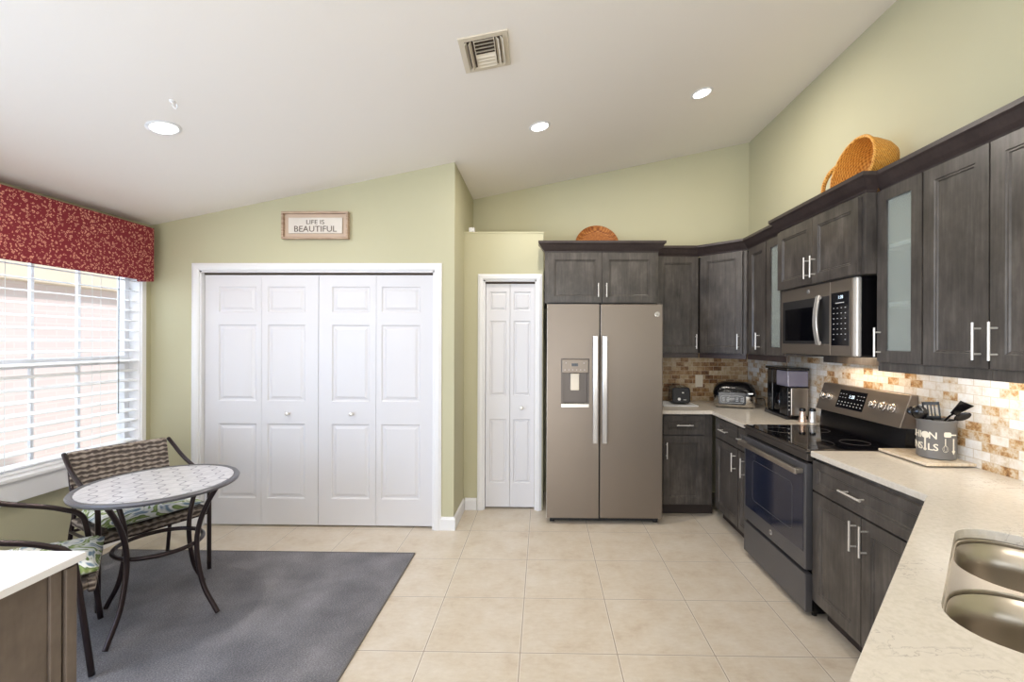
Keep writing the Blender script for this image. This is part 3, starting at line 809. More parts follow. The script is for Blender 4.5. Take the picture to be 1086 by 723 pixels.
# over the microwave
MX, MY0, MW_ = 1.675, 3.30, 0.875
r = cabinet('wall_cabinet', 'two-door dark cabinet above the microwave', MX, MY0, R_RIGHT, UG)
cab_body(r, MW_, XR - MX - 0.002, 1.86, 2.287)
for k in (0, 1):
    d = shaker(r, 'door', 0.01 + k * (MW_ - 0.04) / 2, 0.01 + (k + 1) * (MW_ - 0.04) / 2, 1.863, 2.275)
    pull(d, 0.01 + (MW_ - 0.04) / 2 + (-0.033 if k == 0 else 0.033), 1.965, 0.135, True)
WOFF[r.name] = Vector((0, 0, 0))
b = NB(); sweep(b, [(-0.0, 0.30), (-0.0, 0.021), (MW_, 0.021), (MW_, 0.075)], [(o, 2.288 + dz) for o, dz in CROWN]); obj('crown_moulding', b, 'cab_dark', r)
# right: glass door + two doors
UR = 1.745
r = cabinet('wall_cabinet', 'dark wall cabinet with frosted glass door right of the microwave', UR, 2.418, R_RIGHT, UG)
cab_body(r, 0.29, XR - UR - 0.002, UZ0, UZ1, hollow=True)
d = shaker(r, 'door', 0.004, 0.286, UZ0, UZ1, 0.06, True); pull(d, 0.03, 1.50, 0.15, True)
obj('light_rail', BX(0.0, 0.29, 0.012, 0.03, UZ0 - 0.045, UZ0 - 0.0005), 'cab', r)
for yy, lab, hside in ((2.126, 'plain-door dark wall cabinet directly right of the frosted glass cabinet beside the microwave', 1), (1.812, 'dark wall cabinet cut by the right edge of the photo, handle at its left', 0)):
    r = cabinet('wall_cabinet', lab, UR, yy, R_RIGHT, UG)
    ww = 0.312 if hside else 0.42
    cab_body(r, ww, XR - UR - 0.002, UZ0, UZ1)
    d = shaker(r, 'door', 0.001, ww - 0.001, UZ0, UZ1); pull(d, ww - 0.035 if hside else 0.030, 1.505, 0.15, True)
    obj('light_rail', BX(0.0, ww, 0.012, 0.03, UZ0 - 0.045, UZ0 - 0.0005), 'cab', r)
# crown runs
o = crown([(1.002, YUB + 0.021), (1.44 - 0.008, YUB + 0.021), (UF + 0.021, 3.93 + 0.008), (UF + 0.021, 3.362)], 2.288)
tag(o, 'dark crown moulding along the tops of the corner wall cabinets left of the microwave', 'moulding')
o = crown([(UR + 0.021, 2.417), (UR + 0.021, 1.39)], 2.288)
tag(o, 'dark crown moulding along the tops of the cabinets right of the microwave', 'moulding')

# base cabinets
BG = 'base cabinets'
r = cabinet('base_cabinet', 'dark base cabinet with one drawer and door beside the refrigerator', 1.0, 3.915, 0, BG)
cab_body(r, 0.455, YB - 3.915 - 0.002, 0.10, 0.883)
d = shaker(r, 'drawer', 0.03, 0.385, 0.705, 0.865, 0.04); pull(d, 0.208, 0.787, 0.14, False)
d = shaker(r, 'door', 0.03, 0.385, 0.11, 0.695); pull(d, 0.056, 0.572, 0.14, True)
obj('toe_kick', BX(0.0, 0.48, 0.085, 0.10, 0.0, 0.0995), 'toe', r)
BF = 1.455
r = cabinet('base_cabinet', 'dark base cabinet with drawer and door in the corner left of the range', BF, 3.915, R_RIGHT, BG)
cab_body(r, 0.495, XR - BF - 0.002, 0.10, 0.883, y0=0.021)
d = shaker(r, 'drawer', 0.05, 0.490, 0.705, 0.865, 0.04); pull(d, 0.255, 0.787, 0.14, False)
d = shaker(r, 'door', 0.05, 0.490, 0.11, 0.695); pull(d, 0.452, 0.590, 0.14, True)
obj('toe_kick', BX(-0.0, 0.495, 0.085, 0.10, 0.0, 0.0995), 'toe', r)
r = cabinet('base_cabinet', 'very narrow dark base cabinet squeezed against the left side of the range', BF, 3.418, R_RIGHT, BG)
cab_body(r, 0.152, XR - BF - 0.002, 0.10, 0.883)
d = shaker(r, 'drawer', 0.002, 0.150, 0.705, 0.865, 0.035); pull(d, 0.078, 0.787, 0.07, False)
d = shaker(r, 'door', 0.002, 0.150, 0.11, 0.695, 0.04); pull(d, 0.112, 0.590, 0.14, True)
obj('toe_kick', BX(0.0, 0.152, 0.085, 0.10, 0.0, 0.0995), 'toe', r)
r = cabinet('base_cabinet', 'dark base cabinet with one wide drawer over two doors right of the range', BF, 2.485, R_RIGHT, BG)
cab_body(r, 0.76, XR - BF - 0.002, 0.10, 0.883)
d = shaker(r, 'drawer', 0.003, 0.755, 0.705, 0.868, 0.04); pull(d, 0.34, 0.785, 0.155, False)
d = shaker(r, 'door', 0.003, 0.378, 0.11, 0.698); pull(d, 0.345, 0.600, 0.14, True)
d = shaker(r, 'door', 0.380, 0.755, 0.11, 0.698); pull(d, 0.413, 0.600, 0.14, True)
obj('toe_kick', BX(0.0, 0.76, 0.085, 0.10, 0.0, 0.0995), 'toe', r)

# countertops
CX = 1.430
b = NB(); prism(b, [(0.99, 3.88), (CX, 3.88), (CX, 3.265), (XR - 0.001, 3.265), (XR - 0.001, YB - 0.001), (0.99, YB - 0.001)], 0.884, 0.914)
tag(obj('countertop', b, 'quartz', bevel=0.003), 'L-shaped cream quartz worktop in the corner under the small appliances', 'countertop')
# peninsula frame: a along the front edge, bb across it
PA = Vector((1.478, 1.777, 0)); da = Vector((-0.695, -0.719, 0)).normalized(); db = Vector((-da.y, da.x, 0)) * 1.0
if db.x < 0: db = -db
def pen(a, q, z=0.0):
    v = PA + da * a + db * q; return Vector((v.x, v.y, z))
outer = [(CX + 0.012, 2.478), (1.478, 1.777)] + [tuple(pen(1.50, 0)[:2]), tuple(pen(1.50, 0.68)[:2]), (XR - 0.001, 1.05), (XR - 0.001, 2.478)]
hole = [tuple(pen(a, q)[:2]) for a, q in rrect(0.665, 0.315, 0.755, 0.44, 0.11, 8)]
def sheet_with_hole(bm, outer, holes, z0, z1):
    loops = []
    for z in (z0, z1):
        es = []; lp = []
        for L in [outer] + holes:
            vs = [bm.verts.new((x, y, z)) for x, y in L]; lp.append(vs)
            for i in range(len(vs)): es.append(bm.edges.new((vs[i], vs[(i + 1) % len(vs)])))
        bmesh.ops.triangle_fill(bm, use_beauty=True, use_dissolve=False, edges=es); loops.append(lp)
    for A, B in zip(*loops): quadring(bm, A, B)
b = NB(); sheet_with_hole(b, outer, [hole], 0.884, 0.914)
tag(obj('countertop', b, 'quartz', bevel=0.002), 'large cream quartz peninsula worktop with a diagonal front edge around the sink', 'countertop')
# peninsula body
b = NB(); P = [pen(0.06, 0.035), pen(1.47, 0.035), pen(1.47, 0.06), pen(0.09, 0.06)]
prism(b, [(p.x, p.y) for p in P], 0.10, 0.883)
r = thing('peninsula_cabinet', 'dark sink base cabinet under the diagonal peninsula worktop', 'cabinet', (PA.x, PA.y, 0), world=True)
obj('front_panel', b, 'cab', r)
b = NB(); P = [pen(0.06, 0.10), pen(1.44, 0.10), pen(1.44, 0.115), pen(0.06, 0.115)]; prism(b, [(p.x, p.y) for p in P], 0.0, 0.0995); obj('toe_kick', b, 'toe', r)
b = NB(); P = [pen(1.45, 0.061), pen(1.47, 0.061), pen(1.47, 0.66), pen(1.45, 0.66)]; prism(b, [(p.x, p.y) for p in P], 0.0, 0.883); obj('end_panel', b, 'cab', r)

# sink
s = thing('kitchen_sink', 'double bowl stainless steel undermount sink in the peninsula', 'sink', pen(0.665, 0.315, 0.70), world=True)
R_ = Matrix(((da.x, db.x, 0, PA.x), (da.y, db.y, 0, PA.y), (0, 0, 1, 0), (0, 0, 0, 1)))
bowls = [(0.473, 0.315, 0.368, 0.432, 0.125), (0.864, 0.315, 0.355, 0.432, 0.14)]
b = NB(); sheet_with_hole(b, rrect(0.665, 0.315, 0.775, 0.46, 0.10, 8), [rrect(*q, 8) for q in bowls], 0.872, 0.8835)
obj('rim', b, 'sinksteel', s, xf=R_, bevel=0.003)
for i, q in enumerate(bowls):
    b = NB(); prev = None; cx_, cy_, w_, h_, rr_ = q
    for ins, zz in ((0, 0.8725), (0.004, 0.80), (0.010, 0.735), (0.022, 0.712), (0.045, 0.70), (0.10, 0.696)):
        ring = [b.verts.new((x, y, zz)) for x, y in rrect(cx_, cy_, w_ - 2 * ins, h_ - 2 * ins, max(0.03, rr_ - ins), 8)]
        if prev: quadring(b, prev, ring)
        prev = ring
    b.faces.new(prev)
    o = obj('bowl', b, 'sinksteel', s, xf=R_, smooth=True)
    sm = o.modifiers.new('solid', 'SOLIDIFY'); sm.thickness = 0.0015; sm.offset = 0
    b = NB(); lathe(b, [(0.045, 0.0), (0.042, 0.004), (0.02, 0.002), (0.018, 0.0015)], (cx_, cy_, 0.697), 24); obj('drain', b, 'steel', s, xf=R_)

# backsplash
o = obj('backsplash', BX(0.99, XR - 0.012, YB - 0.011, YB - 0.0005, 0.9145, 1.40), 'splash_b'); tag(o, 'stone mosaic tile backsplash behind the toaster, painted darker for the dim far wall', 'backsplash')
o = obj('backsplash', BX(XR - 0.011, XR - 0.0005, 1.06, YB - 0.012, 0.9145, 1.45), 'splash_r'); tag(o, 'cream and ochre stone mosaic tile backsplash behind the range along the right wall', 'backsplash')
for x0_, y0_, lab in ((1.548, YB, 'ivory wall outlet on the far-wall tiles between toaster and grill'),):
    r = thing('wall_outlet', lab, 'outlet', (x0_, YB - 0.0115, 1.045), world=True)
    obj('cover_plate', BX(x0_ - 0.037, x0_ + 0.037, YB - 0.0175, YB - 0.0112, 1.05, 1.17), 'outlet', r, bevel=0.002)
    for zz in (1.085, 1.135):
        b = NB(); lathe(b, [(0.016, 0.0), (0.016, -0.002)], (x0_, YB - 0.0176, zz), 20, 'y'); obj('socket', b, 'outlet', r)

# ------------------------------------------------------------------ refrigerator
FXo, FYo = 0.034, 3.735
f = thing('refrigerator', 'slate steel side-by-side refrigerator with ice dispenser and two silver handles', 'refrigerator', (FXo, FYo, 0), 0)
FW, FH = 0.944, 1.803
obj('cabinet_body', BX(0.008, FW - 0.008, 0.075, 0.80, 0.05, FH - 0.012), 'blackmatte', f)
DX0, DX1, DZ0, DZ1 = 0.118, 0.340, 0.965, 1.352
b = NB(); sx = 0.424
# left door with dispenser opening: four boxes and a recess
for q in ((0, DX0, 0.052, FH), (DX1, sx, 0.052, FH), (DX0, DX1, 0.052, DZ0), (DX0, DX1, DZ1, FH)): box(b, q[0], q[1], 0.0, 0.066, q[2], q[3])
bmesh.ops.remove_doubles(b, verts=b.verts, dist=0.0001)
dleft = obj('freezer_door', b, 'slate', f)
obj('door_edge', BX(-0.0015, -0.0002, 0.002, 0.064, 0.054, FH - 0.002), 'silver', dleft)
dright = obj('fridge_door', BX(0.434, FW, 0.0, 0.066, 0.052, FH), 'slate', f, bevel=0.006)
# dispenser
b = NB(); box(b, DX0, DX1, 0.055, 0.064, DZ0, DZ1); box(b, DX0, DX0 + 0.012, 0.004, 0.055, DZ0, 1.24); box(b, DX1 - 0.012, DX1, 0.004, 0.055, DZ0, 1.24)
dis = obj('dispenser', b, 'slate_dark', f)
obj('control_panel', BX(DX0 + 0.002, DX1 - 0.002, -0.003, 0.055, 1.24, DZ1 - 0.002), 'slate', dis, bevel=0.004)
obj('display', BX(0.200, 0.252, -0.0042, -0.003, 1.295, 1.318), 'display', dis)
b = NB()
for k in range(6): box(b, 0.142 + k * 0.032, 0.149 + k * 0.032, -0.0040, -0.003, 1.262, 1.268)
box(b, 0.150, 0.158, -0.004, -0.003, 1.318, 1.323); box(b, 0.296, 0.306, -0.004, -0.003, 1.318, 1.323)
obj('button_marks', b, 'ink', dis)
obj('ice_chute', BX(0.192, 0.264, 0.012, 0.05, 1.095, 1.236), 'outlet', dis, bevel=0.006)
b = NB(); box(b, DX0 - 0.004, DX1 + 0.004, -0.006, 0.05, DZ0 - 0.008, DZ0 + 0.022); obj('drip_tray', b, 'silver', dis, bevel=0.004)
b = NB()
for k in range(8): box(b, DX0 + 0.03 + k * 0.021, DX0 + 0.036 + k * 0.021, 0.004, 0.045, DZ0 + 0.0222, DZ0 + 0.025)
obj('tray_slots', b, 'black', dis)
b = NB()
for q in ((DX0 - 0.005, DX0, DZ0, DZ1), (DX1, DX1 + 0.005, DZ0, DZ1), (DX0 - 0.005, DX1 + 0.005, DZ1, DZ1 + 0.006)): box(b, q[0], q[1], -0.002, 0.004, q[2], q[3])
obj('bezel', b, 'slate_dark', dis)
for x, pr_ in ((0.3905, dleft), (0.4665, dright)):
    b = NB(); box(b, x - 0.0205, x + 0.0205, -0.052, -0.038, 0.672, 1.545)
    box(b, x - 0.014, x + 0.014, -0.038, 0.001, 0.69, 0.73); box(b, x - 0.014, x + 0.014, -0.038, 0.001, 1.49, 1.53)
    obj('door_handle', b, 'silver_bright', pr_, bevel=0.006)
def badge(parent, m_, rad, txt=True):
    b = NB(); lathe(b, [(rad, 0.0), (rad * 0.98, -0.0015), (rad * 0.9, -0.0018)], (0, 0, 0), 28, 'y')
    o = obj('logo_badge', b, 'silver_bright', parent, xf=m_)
    b = NB()
    tube(b, [(rad * 0.72 * math.cos(a), -0.0022, rad * 0.72 * math.sin(a)) for a in [2 * PI * k / 24 for k in range(24)]], rad * 0.05, 5, closed=True)
    tube(b, smooth_path([(rad * 0.02, -0.0022, rad * 0.28), (-rad * 0.3, -0.0022, rad * 0.38), (-rad * 0.42, -0.0022, 0), (-rad * 0.22, -0.0022, -rad * 0.35), (rad * 0.02, -0.0022, -rad * 0.1), (-rad * 0.15, -0.0022, 0)], 4), rad * 0.06, 5)
    tube(b, smooth_path([(rad * 0.45, -0.0022, rad * 0.3), (rad * 0.18, -0.0022, rad * 0.35), (rad * 0.14, -0.0022, rad * 0.05), (rad * 0.35, -0.0022, rad * 0.02), (rad * 0.12, -0.0022, -rad * 0.08), (rad * 0.2, -0.0022, -rad * 0.36), (rad * 0.48, -0.0022, -rad * 0.28)], 4), rad * 0.06, 5)
    obj('logo_script', b, 'grey_plastic', o, xf=m_)
badge(dright, Matrix.Translation((0.898, -0.0005, 1.722)), 0.021)
b = NB(); box(b, 0.03, FW - 0.03, 0.05, 0.074, 0.018, 0.05)
obj('toe_grille', b, 'blackmatte', f)
for x in (0.045, FW - 0.045):
    b = NB(); lathe(b, [(0.019, -0.018), (0.022, -0.012), (0.022, 0.012), (0.019, 0.018)], (x, 0.065, 0.022), 20, 'x'); box(b, x - 0.02, x + 0.02, 0.04, 0.09, 0.03, 0.0515)
    obj('leveling_wheel', b, 'blackmatte', f)

# ------------------------------------------------------------------ range
RX0, RY0, RW = 1.425, 3.252, 0.762
g = thing('electric_range', 'slate freestanding electric range with black glass cooktop and oven door', 'oven', (RX0, RY0, 0), R_RIGHT)
obj('range_body', BX(0.0, RW, 0.042, 0.60, 0.03, 0.900), 'black', g)
b = NB()
for x in (0.04, RW - 0.04):
    for y in (0.07, 0.55): lathe(b, [(0.014, 0.0), (0.014, 0.03)], (x, y, 0.0), 12)
obj('leveling_foot', b, 'black', g)
obj('storage_drawer', BX(0.004, RW - 0.004, 0.0, 0.040, 0.035, 0.240), 'slate_range', g, bevel=0.004)
dr = obj('oven_door', BX(0.004, RW - 0.004, 0.0, 0.040, 0.262, 0.838), 'slate_range', g, bevel=0.005)
obj('door_glass', BX(0.030, RW - 0.022, -0.0030, -0.0002, 0.355, 0.792), 'ovenglass', dr, bevel=0.002)
b = NB()
x0_, x1_, z0_, z1_ = 0.14, RW - 0.13, 0.43, 0.70
pts = [(x, -0.0032, z) for x, z in rrect((x0_ + x1_) / 2, (z0_ + z1_) / 2, x1_ - x0_, z1_ - z0_, 0.03, 5)]
tube(b, pts, 0.0012, 5, closed=True); obj('window_outline', b, 'grey_plastic', dr)
b = NB(); box(b, 0.015, RW - 0.015, -0.052, -0.036, 0.778, 0.812)
box(b, 0.02, 0.06, -0.036, -0.0005, 0.782, 0.808); box(b, RW - 0.06, RW - 0.02, -0.036, -0.0005, 0.782, 0.808)
obj('door_handle', b, 'steel_smooth', dr, bevel=0.006)
badge(dr, Matrix.Translation((RW / 2, -0.0006, 0.310)), 0.017)
obj('front_fascia', BX(0.0, RW, 0.006, 0.042, 0.853, 0.896), 'slate_dark', g, bevel=0.004)
b = NB(); box(b, -0.001, RW + 0.001, -0.004, 0.60, 0.9005, 0.912); ck = obj('cooktop_frame', b, 'slate_dark', g, bevel=0.003)
obj('cooktop_glass', BX(0.006, RW - 0.006, 0.010, 0.525, 0.9122, 0.9165), 'blackglass', g, bevel=0.001)
b = NB()
for x, y, rr_ in ((0.20, 0.15, 0.09), (0.57, 0.15, 0.105), (0.20, 0.39, 0.075), (0.57, 0.39, 0.075)):
    tube(b, [(x + rr_ * math.cos(2 * PI * k / 40), y + rr_ * math.sin(2 * PI * k / 40), 0.9166) for k in range(40)], 0.0007, 4, closed=True)
obj('burner_ring', b, 'grey_plastic', g)
b = NB(); prism(b, [(0.527, 0.913), (0.600, 0.913), (0.600, 1.045), (0.540, 1.045)], 0.004, RW - 0.004, 'x'); obj('backguard', b, 'black', g)
b = NB(); PT = [(0.500, 1.035), (0.600, 1.030), (0.600, 1.215), (0.560, 1.215)]; prism(b, PT, 0.0, RW, 'x')
cp = obj('control_panel', b, 'slate', g, bevel=0.004)
v0 = Vector((0.500, 1.035)); v1 = Vector((0.560, 1.215)); tl = math.atan2(v1.x - v0.x, v1.y - v0.y)
def onpanel(x, t):  # frame on the slanted front: local -y outward
    p = v0 + (v1 - v0) * t
    return Matrix.Translation((x, p.x, p.y)) @ Matrix.Rotation(-tl, 4, 'X')
for x in (0.060, 0.125, 0.525, 0.600, 0.672):
    b = NB(); lathe(b, [(0.025, -0.001), (0.025, -0.006), (0.021, -0.008), (0.019, -0.026), (0.016, -0.029)], (0, 0, 0), 24, 'y'); box(b, -0.003, 0.003, -0.033, -0.026, -0.017, 0.017)
    smooth_angle(obj('burner_knob', b, 'chrome', cp, xf=onpanel(x, 0.52)))
    b = NB()
    for k in range(7):
        a = math.radians(-30 + 40 * k); box(b, 0.033 * math.cos(a) - 0.0014, 0.033 * math.cos(a) + 0.0014, -0.0016, -0.0006, 0.033 * math.sin(a) - 0.0014, 0.033 * math.sin(a) + 0.0014)
    obj('knob_marks', b, 'ink', cp, xf=onpanel(x, 0.52))
mm = onpanel(0.325, 0.52)
obj('touch_panel', BX(-0.125, 0.125, -0.0022, -0.0004, -0.058, 0.062), 'display', cp, xf=mm)
b = NB()
bx_ = [(-0.03, 0.03, 0.005, 0.045)]
for k in range(8): box(b, -0.112 + k * 0.030, -0.104 + k * 0.030, -0.0030, -0.0022, -0.040, -0.034)
for k in range(8): box(b, -0.110 + k * 0.030, -0.100 + k * 0.030, -0.0030, -0.0022, -0.020, -0.015)
for zz in (0.012, 0.035):
    for xx in (-0.108, -0.082, -0.056, 0.056, 0.082, 0.106): box(b, xx - 0.005, xx + 0.005, -0.0030, -0.0022, zz - 0.0016, zz + 0.0016)
obj('touch_marks', b, 'ink', cp, xf=mm)
tb = text_bm('1:28', 0.03, 0.0004); obj('clock_digits', tb, 'lcd', cp, xf=mm @ Matrix.Translation((0, -0.0028, 0.012)) @ up)

# ------------------------------------------------------------------ microwave
mwv = thing('microwave', 'slate over-the-range microwave with curved silver handle', 'microwave', (1.695, 3.268, 0), R_RIGHT)
MWW = 0.775; z0_, z1_ = 1.420, 1.8585
obj('case', BX(0.0, MWW, 0.03, XR - 1.695 - 0.012, z0_ + 0.008, z1_), 'black', mwv)
dr = obj('door', BX(0.0, 0.545, 0.0, 0.029, z0_, z1_ - 0.002), 'slate', mwv, bevel=0.003)
pn = obj('control_side', BX(0.548, MWW - 0.035, 0.0, 0.029, z0_, z1_ - 0.002), 'slate', mwv, bevel=0.003)
obj('side_strip', BX(MWW - 0.034, MWW, 0.0, 0.029, z0_, z1_ - 0.002), 'silver', mwv, bevel=0.008)
dg = obj('door_glass', BX(0.020, 0.540, -0.0030, -0.0003, 1.488, 1.775), 'blackmatte', dr, bevel=0.002)
obj('viewing_window', BX(0.055, 0.400, -0.0045, -0.0031, 1.508, 1.720), 'blackglass', dr)
b = NB(); H = []
for k in range(13):
    t_ = k / 12; H.append((0.455 + 0.012 * math.sin(PI * t_), -0.022 - 0.026 * math.sin(PI * t_), 1.482 + 0.300 * t_))
for (xa, ya, za), (xb, yb, zb_) in zip(H, H[1:]):
    pa = [b.verts.new(p) for p in ((xa - 0.019, ya, za), (xa + 0.019, ya, za), (xa + 0.019, ya + 0.012, za), (xa - 0.019, ya + 0.012, za))]
    pb = [b.verts.new(p) for p in ((xb - 0.019, yb, zb_), (xb + 0.019, yb, zb_), (xb + 0.019, yb + 0.012, zb_), (xb - 0.019, yb + 0.012, zb_))]
    quadring(b, pa, pb)
box(b, 0.440, 0.470, -0.014, -0.003, 1.484, 1.504); box(b, 0.440, 0.470, -0.014, -0.003, 1.760, 1.780)
bmesh.ops.remove_doubles(b, verts=b.verts, dist=0.0001)
obj('door_handle', b, 'silver_bright', dr, bevel=0.003)
badge(dr, Matrix.Translation((0.325, -0.0006, 1.822)), 0.016)
kp = obj('keypad', BX(0.560, 0.715, -0.0030, -0.0003, 1.480, 1.785), 'display', pn, bevel=0.002)
b = NB()
for r_ in range(7):
    for q in range(4):
        if r_ == 0 and q in (1, 2): continue
        xx, zz = 0.585 + q * 0.034, 1.515 + r_ * 0.030
        box(b, xx - 0.005, xx + 0.005, -0.0038, -0.0030, zz - 0.002, zz + 0.002)
box(b, 0.600, 0.675, -0.0038, -0.0030, 1.722, 1.727)
obj('key_marks', b, 'ink', kp)
tb = text_bm('1:28', 0.026, 0.0004); obj('clock_digits', tb, 'lcd', kp, xf=Matrix.Translation((0.645, -0.0036, 1.748)) @ up)
obj('vent_grille', BX(0.03, MWW - 0.03, 0.04, 0.30, z0_ - 0.004, z0_ + 0.0078), 'blackmatte', mwv)
obj('task_lamp', BX(0.30, 0.46, 0.18, 0.26, z0_ - 0.006, z0_ - 0.0042), 'lens', mwv)
light('task_glow', 'AREA', (1.90, 2.80, 1.408), (1.96, 2.80, 0.9), 1.5, (1.0, 0.72, 0.42), 0.5, 0.08)
# filler strips of the neighbours' light valance under the microwave, at the wall
r = thing('under_cabinet_valance', 'brown wooden strip low on the wall under the microwave', 'valance', (2.0, 2.9, 1.36), world=True)
obj('strip', BX(1.985, 2.025, 2.46, 3.26, 1.358, 1.412), 'cab', r)
for y, ln in ((2.0, 0.7),):
    r = thing('under_cabinet_light', 'slim warm light bar under the cabinets above the utensil crock', 'light', (1.90, y, 1.37), world=True)
    obj('light_housing', BX(1.87, 1.93, y - ln / 2, y + ln / 2, 1.378, 1.3945), 'trim', r); obj('light_diffuser', BX(1.875, 1.925, y - ln / 2 + 0.01, y + ln / 2 - 0.01, 1.375, 1.3779), 'lens', r)
    light('under_cabinet_glow', 'AREA', (1.90, y, 1.372), (1.93, y, 0.9), 1.7, (1.0, 0.92, 0.80), ln, 0.05).rotation_euler = (0, math.radians(-4), PI / 2)

# ------------------------------------------------------------------ worktop things
# toaster
t = thing('toaster', 'black two-slice toaster on a white mat beside the refrigerator', 'toaster', (1.27, 4.24, 0.9245), math.radians(-8))
b = NB(); prof = rrect(0, 0.083, 0.160, 0.148, 0.028, 6)
prof = [(x, max(z_, 0.012)) for x, z_ in prof]
prism(b, prof, -0.06, 0.17, 'y'); obj('body', b, 'black', t, bevel=0.004)
b = NB(); prism(b, rrect(0, 0.083, 0.135, 0.128, 0.022, 5), -0.066, -0.0605, 'y'); obj('end_panel', b, 'blackmatte', t)
b = NB(); tube(b, [(-0.018, -0.072, 0.05), (-0.018, -0.066, 0.05)], 0.013, 16); obj('browning_knob', b, 'silver', t)
obj('lever', BX(0.005, 0.022, -0.082, -0.0661, 0.105, 0.115), 'silver', t, bevel=0.002)
obj('badge_mark', BX(0.018, 0.045, -0.0668, -0.0661, 0.042, 0.047), 'ink', t)
obj('bread_slot', BX(-0.035, -0.012, -0.03, 0.14, 0.157, 0.1585), 'display', t); obj('bread_slot', BX(0.012, 0.035, -0.03, 0.14, 0.157, 0.1585), 'display', t)
b = NB(); box(b, 1.09, 1.40, 4.12, 4.44, 0.9145, 0.924)
tag(obj('counter_mat', b, 'trim', bevel=0.003), 'white rectangular board lying under the black toaster', 'board')
# power cord by the fridge
b = NB(); tube(b, smooth_path([(1.055, 4.53, 1.13), (1.06, 4.50, 1.12), (1.065, 4.49, 1.05), (1.07, 4.49, 0.97), (1.10, 4.47, 0.922), (1.17, 4.465, 0.920)], 5), 0.004, 6)
box(b, 1.03, 1.075, 4.515, 4.5485, 1.09, 1.16)
tag(obj('power_cord', b, 'black'), 'black plug and cord hanging on the tiles beside the refrigerator', 'cord')

# indoor grill
t = thing('indoor_grill', 'silver and black countertop grill with domed black lid in the corner', 'grill', (1.735, 4.165, 0.9145), math.radians(-22))
def rr_loft(b, levels, n=7):
    prev = None
    for (w_, d_, rad, cy_, z_) in levels:
        ring = [b.verts.new((x, y, z_)) for x, y in rrect(0, cy_, w_, d_, rad, n)]
        if prev: quadring(b, prev, ring)
        else: b.faces.new(ring[::-1])
        prev = ring
    b.faces.new(prev)
b = NB(); rr_loft(b, [(0.33, 0.26, 0.06, 0, 0.008), (0.345, 0.275, 0.065, 0, 0.02), (0.345, 0.275, 0.065, 0, 0.105)]); smooth_angle(obj('base', b, 'steel', t))
b = NB(); rr_loft(b, [(0.35, 0.28, 0.065, 0, 0.106), (0.352, 0.282, 0.065, 0, 0.135), (0.335, 0.265, 0.07, 0.0, 0.170), (0.28, 0.21, 0.07, 0.008, 0.205), (0.20, 0.14, 0.06, 0.01, 0.222), (0.08, 0.05, 0.02, 0.01, 0.226)]); smooth_angle(obj('lid', b, 'black', t), 50)
b = NB(); prism(b, [(-0.130, 0.045), (-0.118, 0.032), (0.082, 0.032), (0.094, 0.045), (0.094, 0.135), (0.070, 0.165), (-0.105, 0.165), (-0.130, 0.135)], -0.152, -0.1385, 'y'); p_ = obj('control_panel', b, 'black', t, bevel=0.004)
b = NB()
pts = [(x, -0.1525, z_) for x, z_ in rrect(-0.018, 0.078, 0.185, 0.062, 0.018, 4)]; tube(b, pts, 0.0022, 5, closed=True)
for q in range(5):
    if q == 2: continue
    for zz in (0.064, 0.078, 0.092): box(b, -0.098 + q * 0.037, -0.078 + q * 0.037, -0.1530, -0.1521, zz - 0.003, zz + 0.003)
obj('panel_marks', b, 'ink', p_)
obj('display', BX(-0.040, 0.004, -0.1534, -0.1521, 0.066, 0.092), 'display', p_)
tb = text_bm('Ninja', 0.02, 0.0004); obj('lettering', tb, 'ink', p_, xf=Matrix.Translation((-0.018, -0.1526, 0.132)) @ up)
b = NB(); box(b, 0.112, 0.150, -0.1445, -0.1385, 0.128, 0.138); obj('lid_latch', b, 'silver', t)
b = NB(); tube(b, smooth_path([(-0.13, -0.142, 0.140), (-0.12, -0.185, 0.150), (-0.02, -0.192, 0.152), (0.08, -0.185, 0.150), (0.095, -0.142, 0.140)], 4), 0.009, 8); obj('lid_handle', b, 'black', t)
b = NB()
for sx_ in (-0.14, 0.14):
    for sy_ in (-0.1, 0.1): lathe(b, [(0.012, 0), (0.012, 0.009)], (sx_, sy_, 0), 10)
obj('foot', b, 'black', t)
b = NB(); tube(b, smooth_path([(1.905, 4.10, 0.99), (1.95, 4.06, 0.995), (1.945, 4.02, 0.95), (1.94, 3.98, 0.921), (1.97, 3.93, 0.9195)], 5), 0.0035, 6)
tag(obj('power_cord', b, 'black'), 'black cord curling down between the grill and the coffee maker', 'cord')

# coffee maker
t = thing('coffee_maker', 'black and stainless drip coffee maker with clear water tank on the worktop', 'coffee maker', (1.842, 3.458, 0.9145), math.radians(-4))
obj('base', BX(-0.012, 0.150, 0.004, 0.40, 0.0, 0.028), 'black', t, bevel=0.006)
obj('steel_housing', BX(0.026, 0.152, 0.008, 0.20, 0.0285, 0.238), 'steel_smooth', t, bevel=0.006)
b = NB(); box(b, 0.0, 0.0255, 0.006, 0.14, 0.0285, 0.245); cpn = obj('control_column', b, 'black', t, bevel=0.004)
b = NB()
for k in range(5): box(b, 0.007, 0.018, 0.0048, 0.0058, 0.07 + k * 0.032, 0.078 + k * 0.032)
obj('button_marks', b, 'silver', cpn)
obj('rear_column', BX(0.01, 0.150, 0.30, 0.395, 0.0285, 0.365), 'black', t, bevel=0.006)
b = NB(); box(b, 0.0, 0.152, 0.006, 0.20, 0.246, 0.366); tk = obj('water_tank', b, 'tank', t, bevel=0.008)
obj('tank_rib', BX(0.046, 0.052, 0.010, 0.02, 0.250, 0.360), 'ink', tk); obj('tank_column', BX(0.085, 0.115, 0.05, 0.09, 0.250, 0.362), 'grey_plastic', tk)
obj('tank_back', BX(0.012, 0.148, 0.202, 0.299, 0.246, 0.366), 'black', t)
obj('lid', BX(-0.006, 0.156, 0.0, 0.398, 0.3665, 0.388), 'black', t, bevel=0.006)
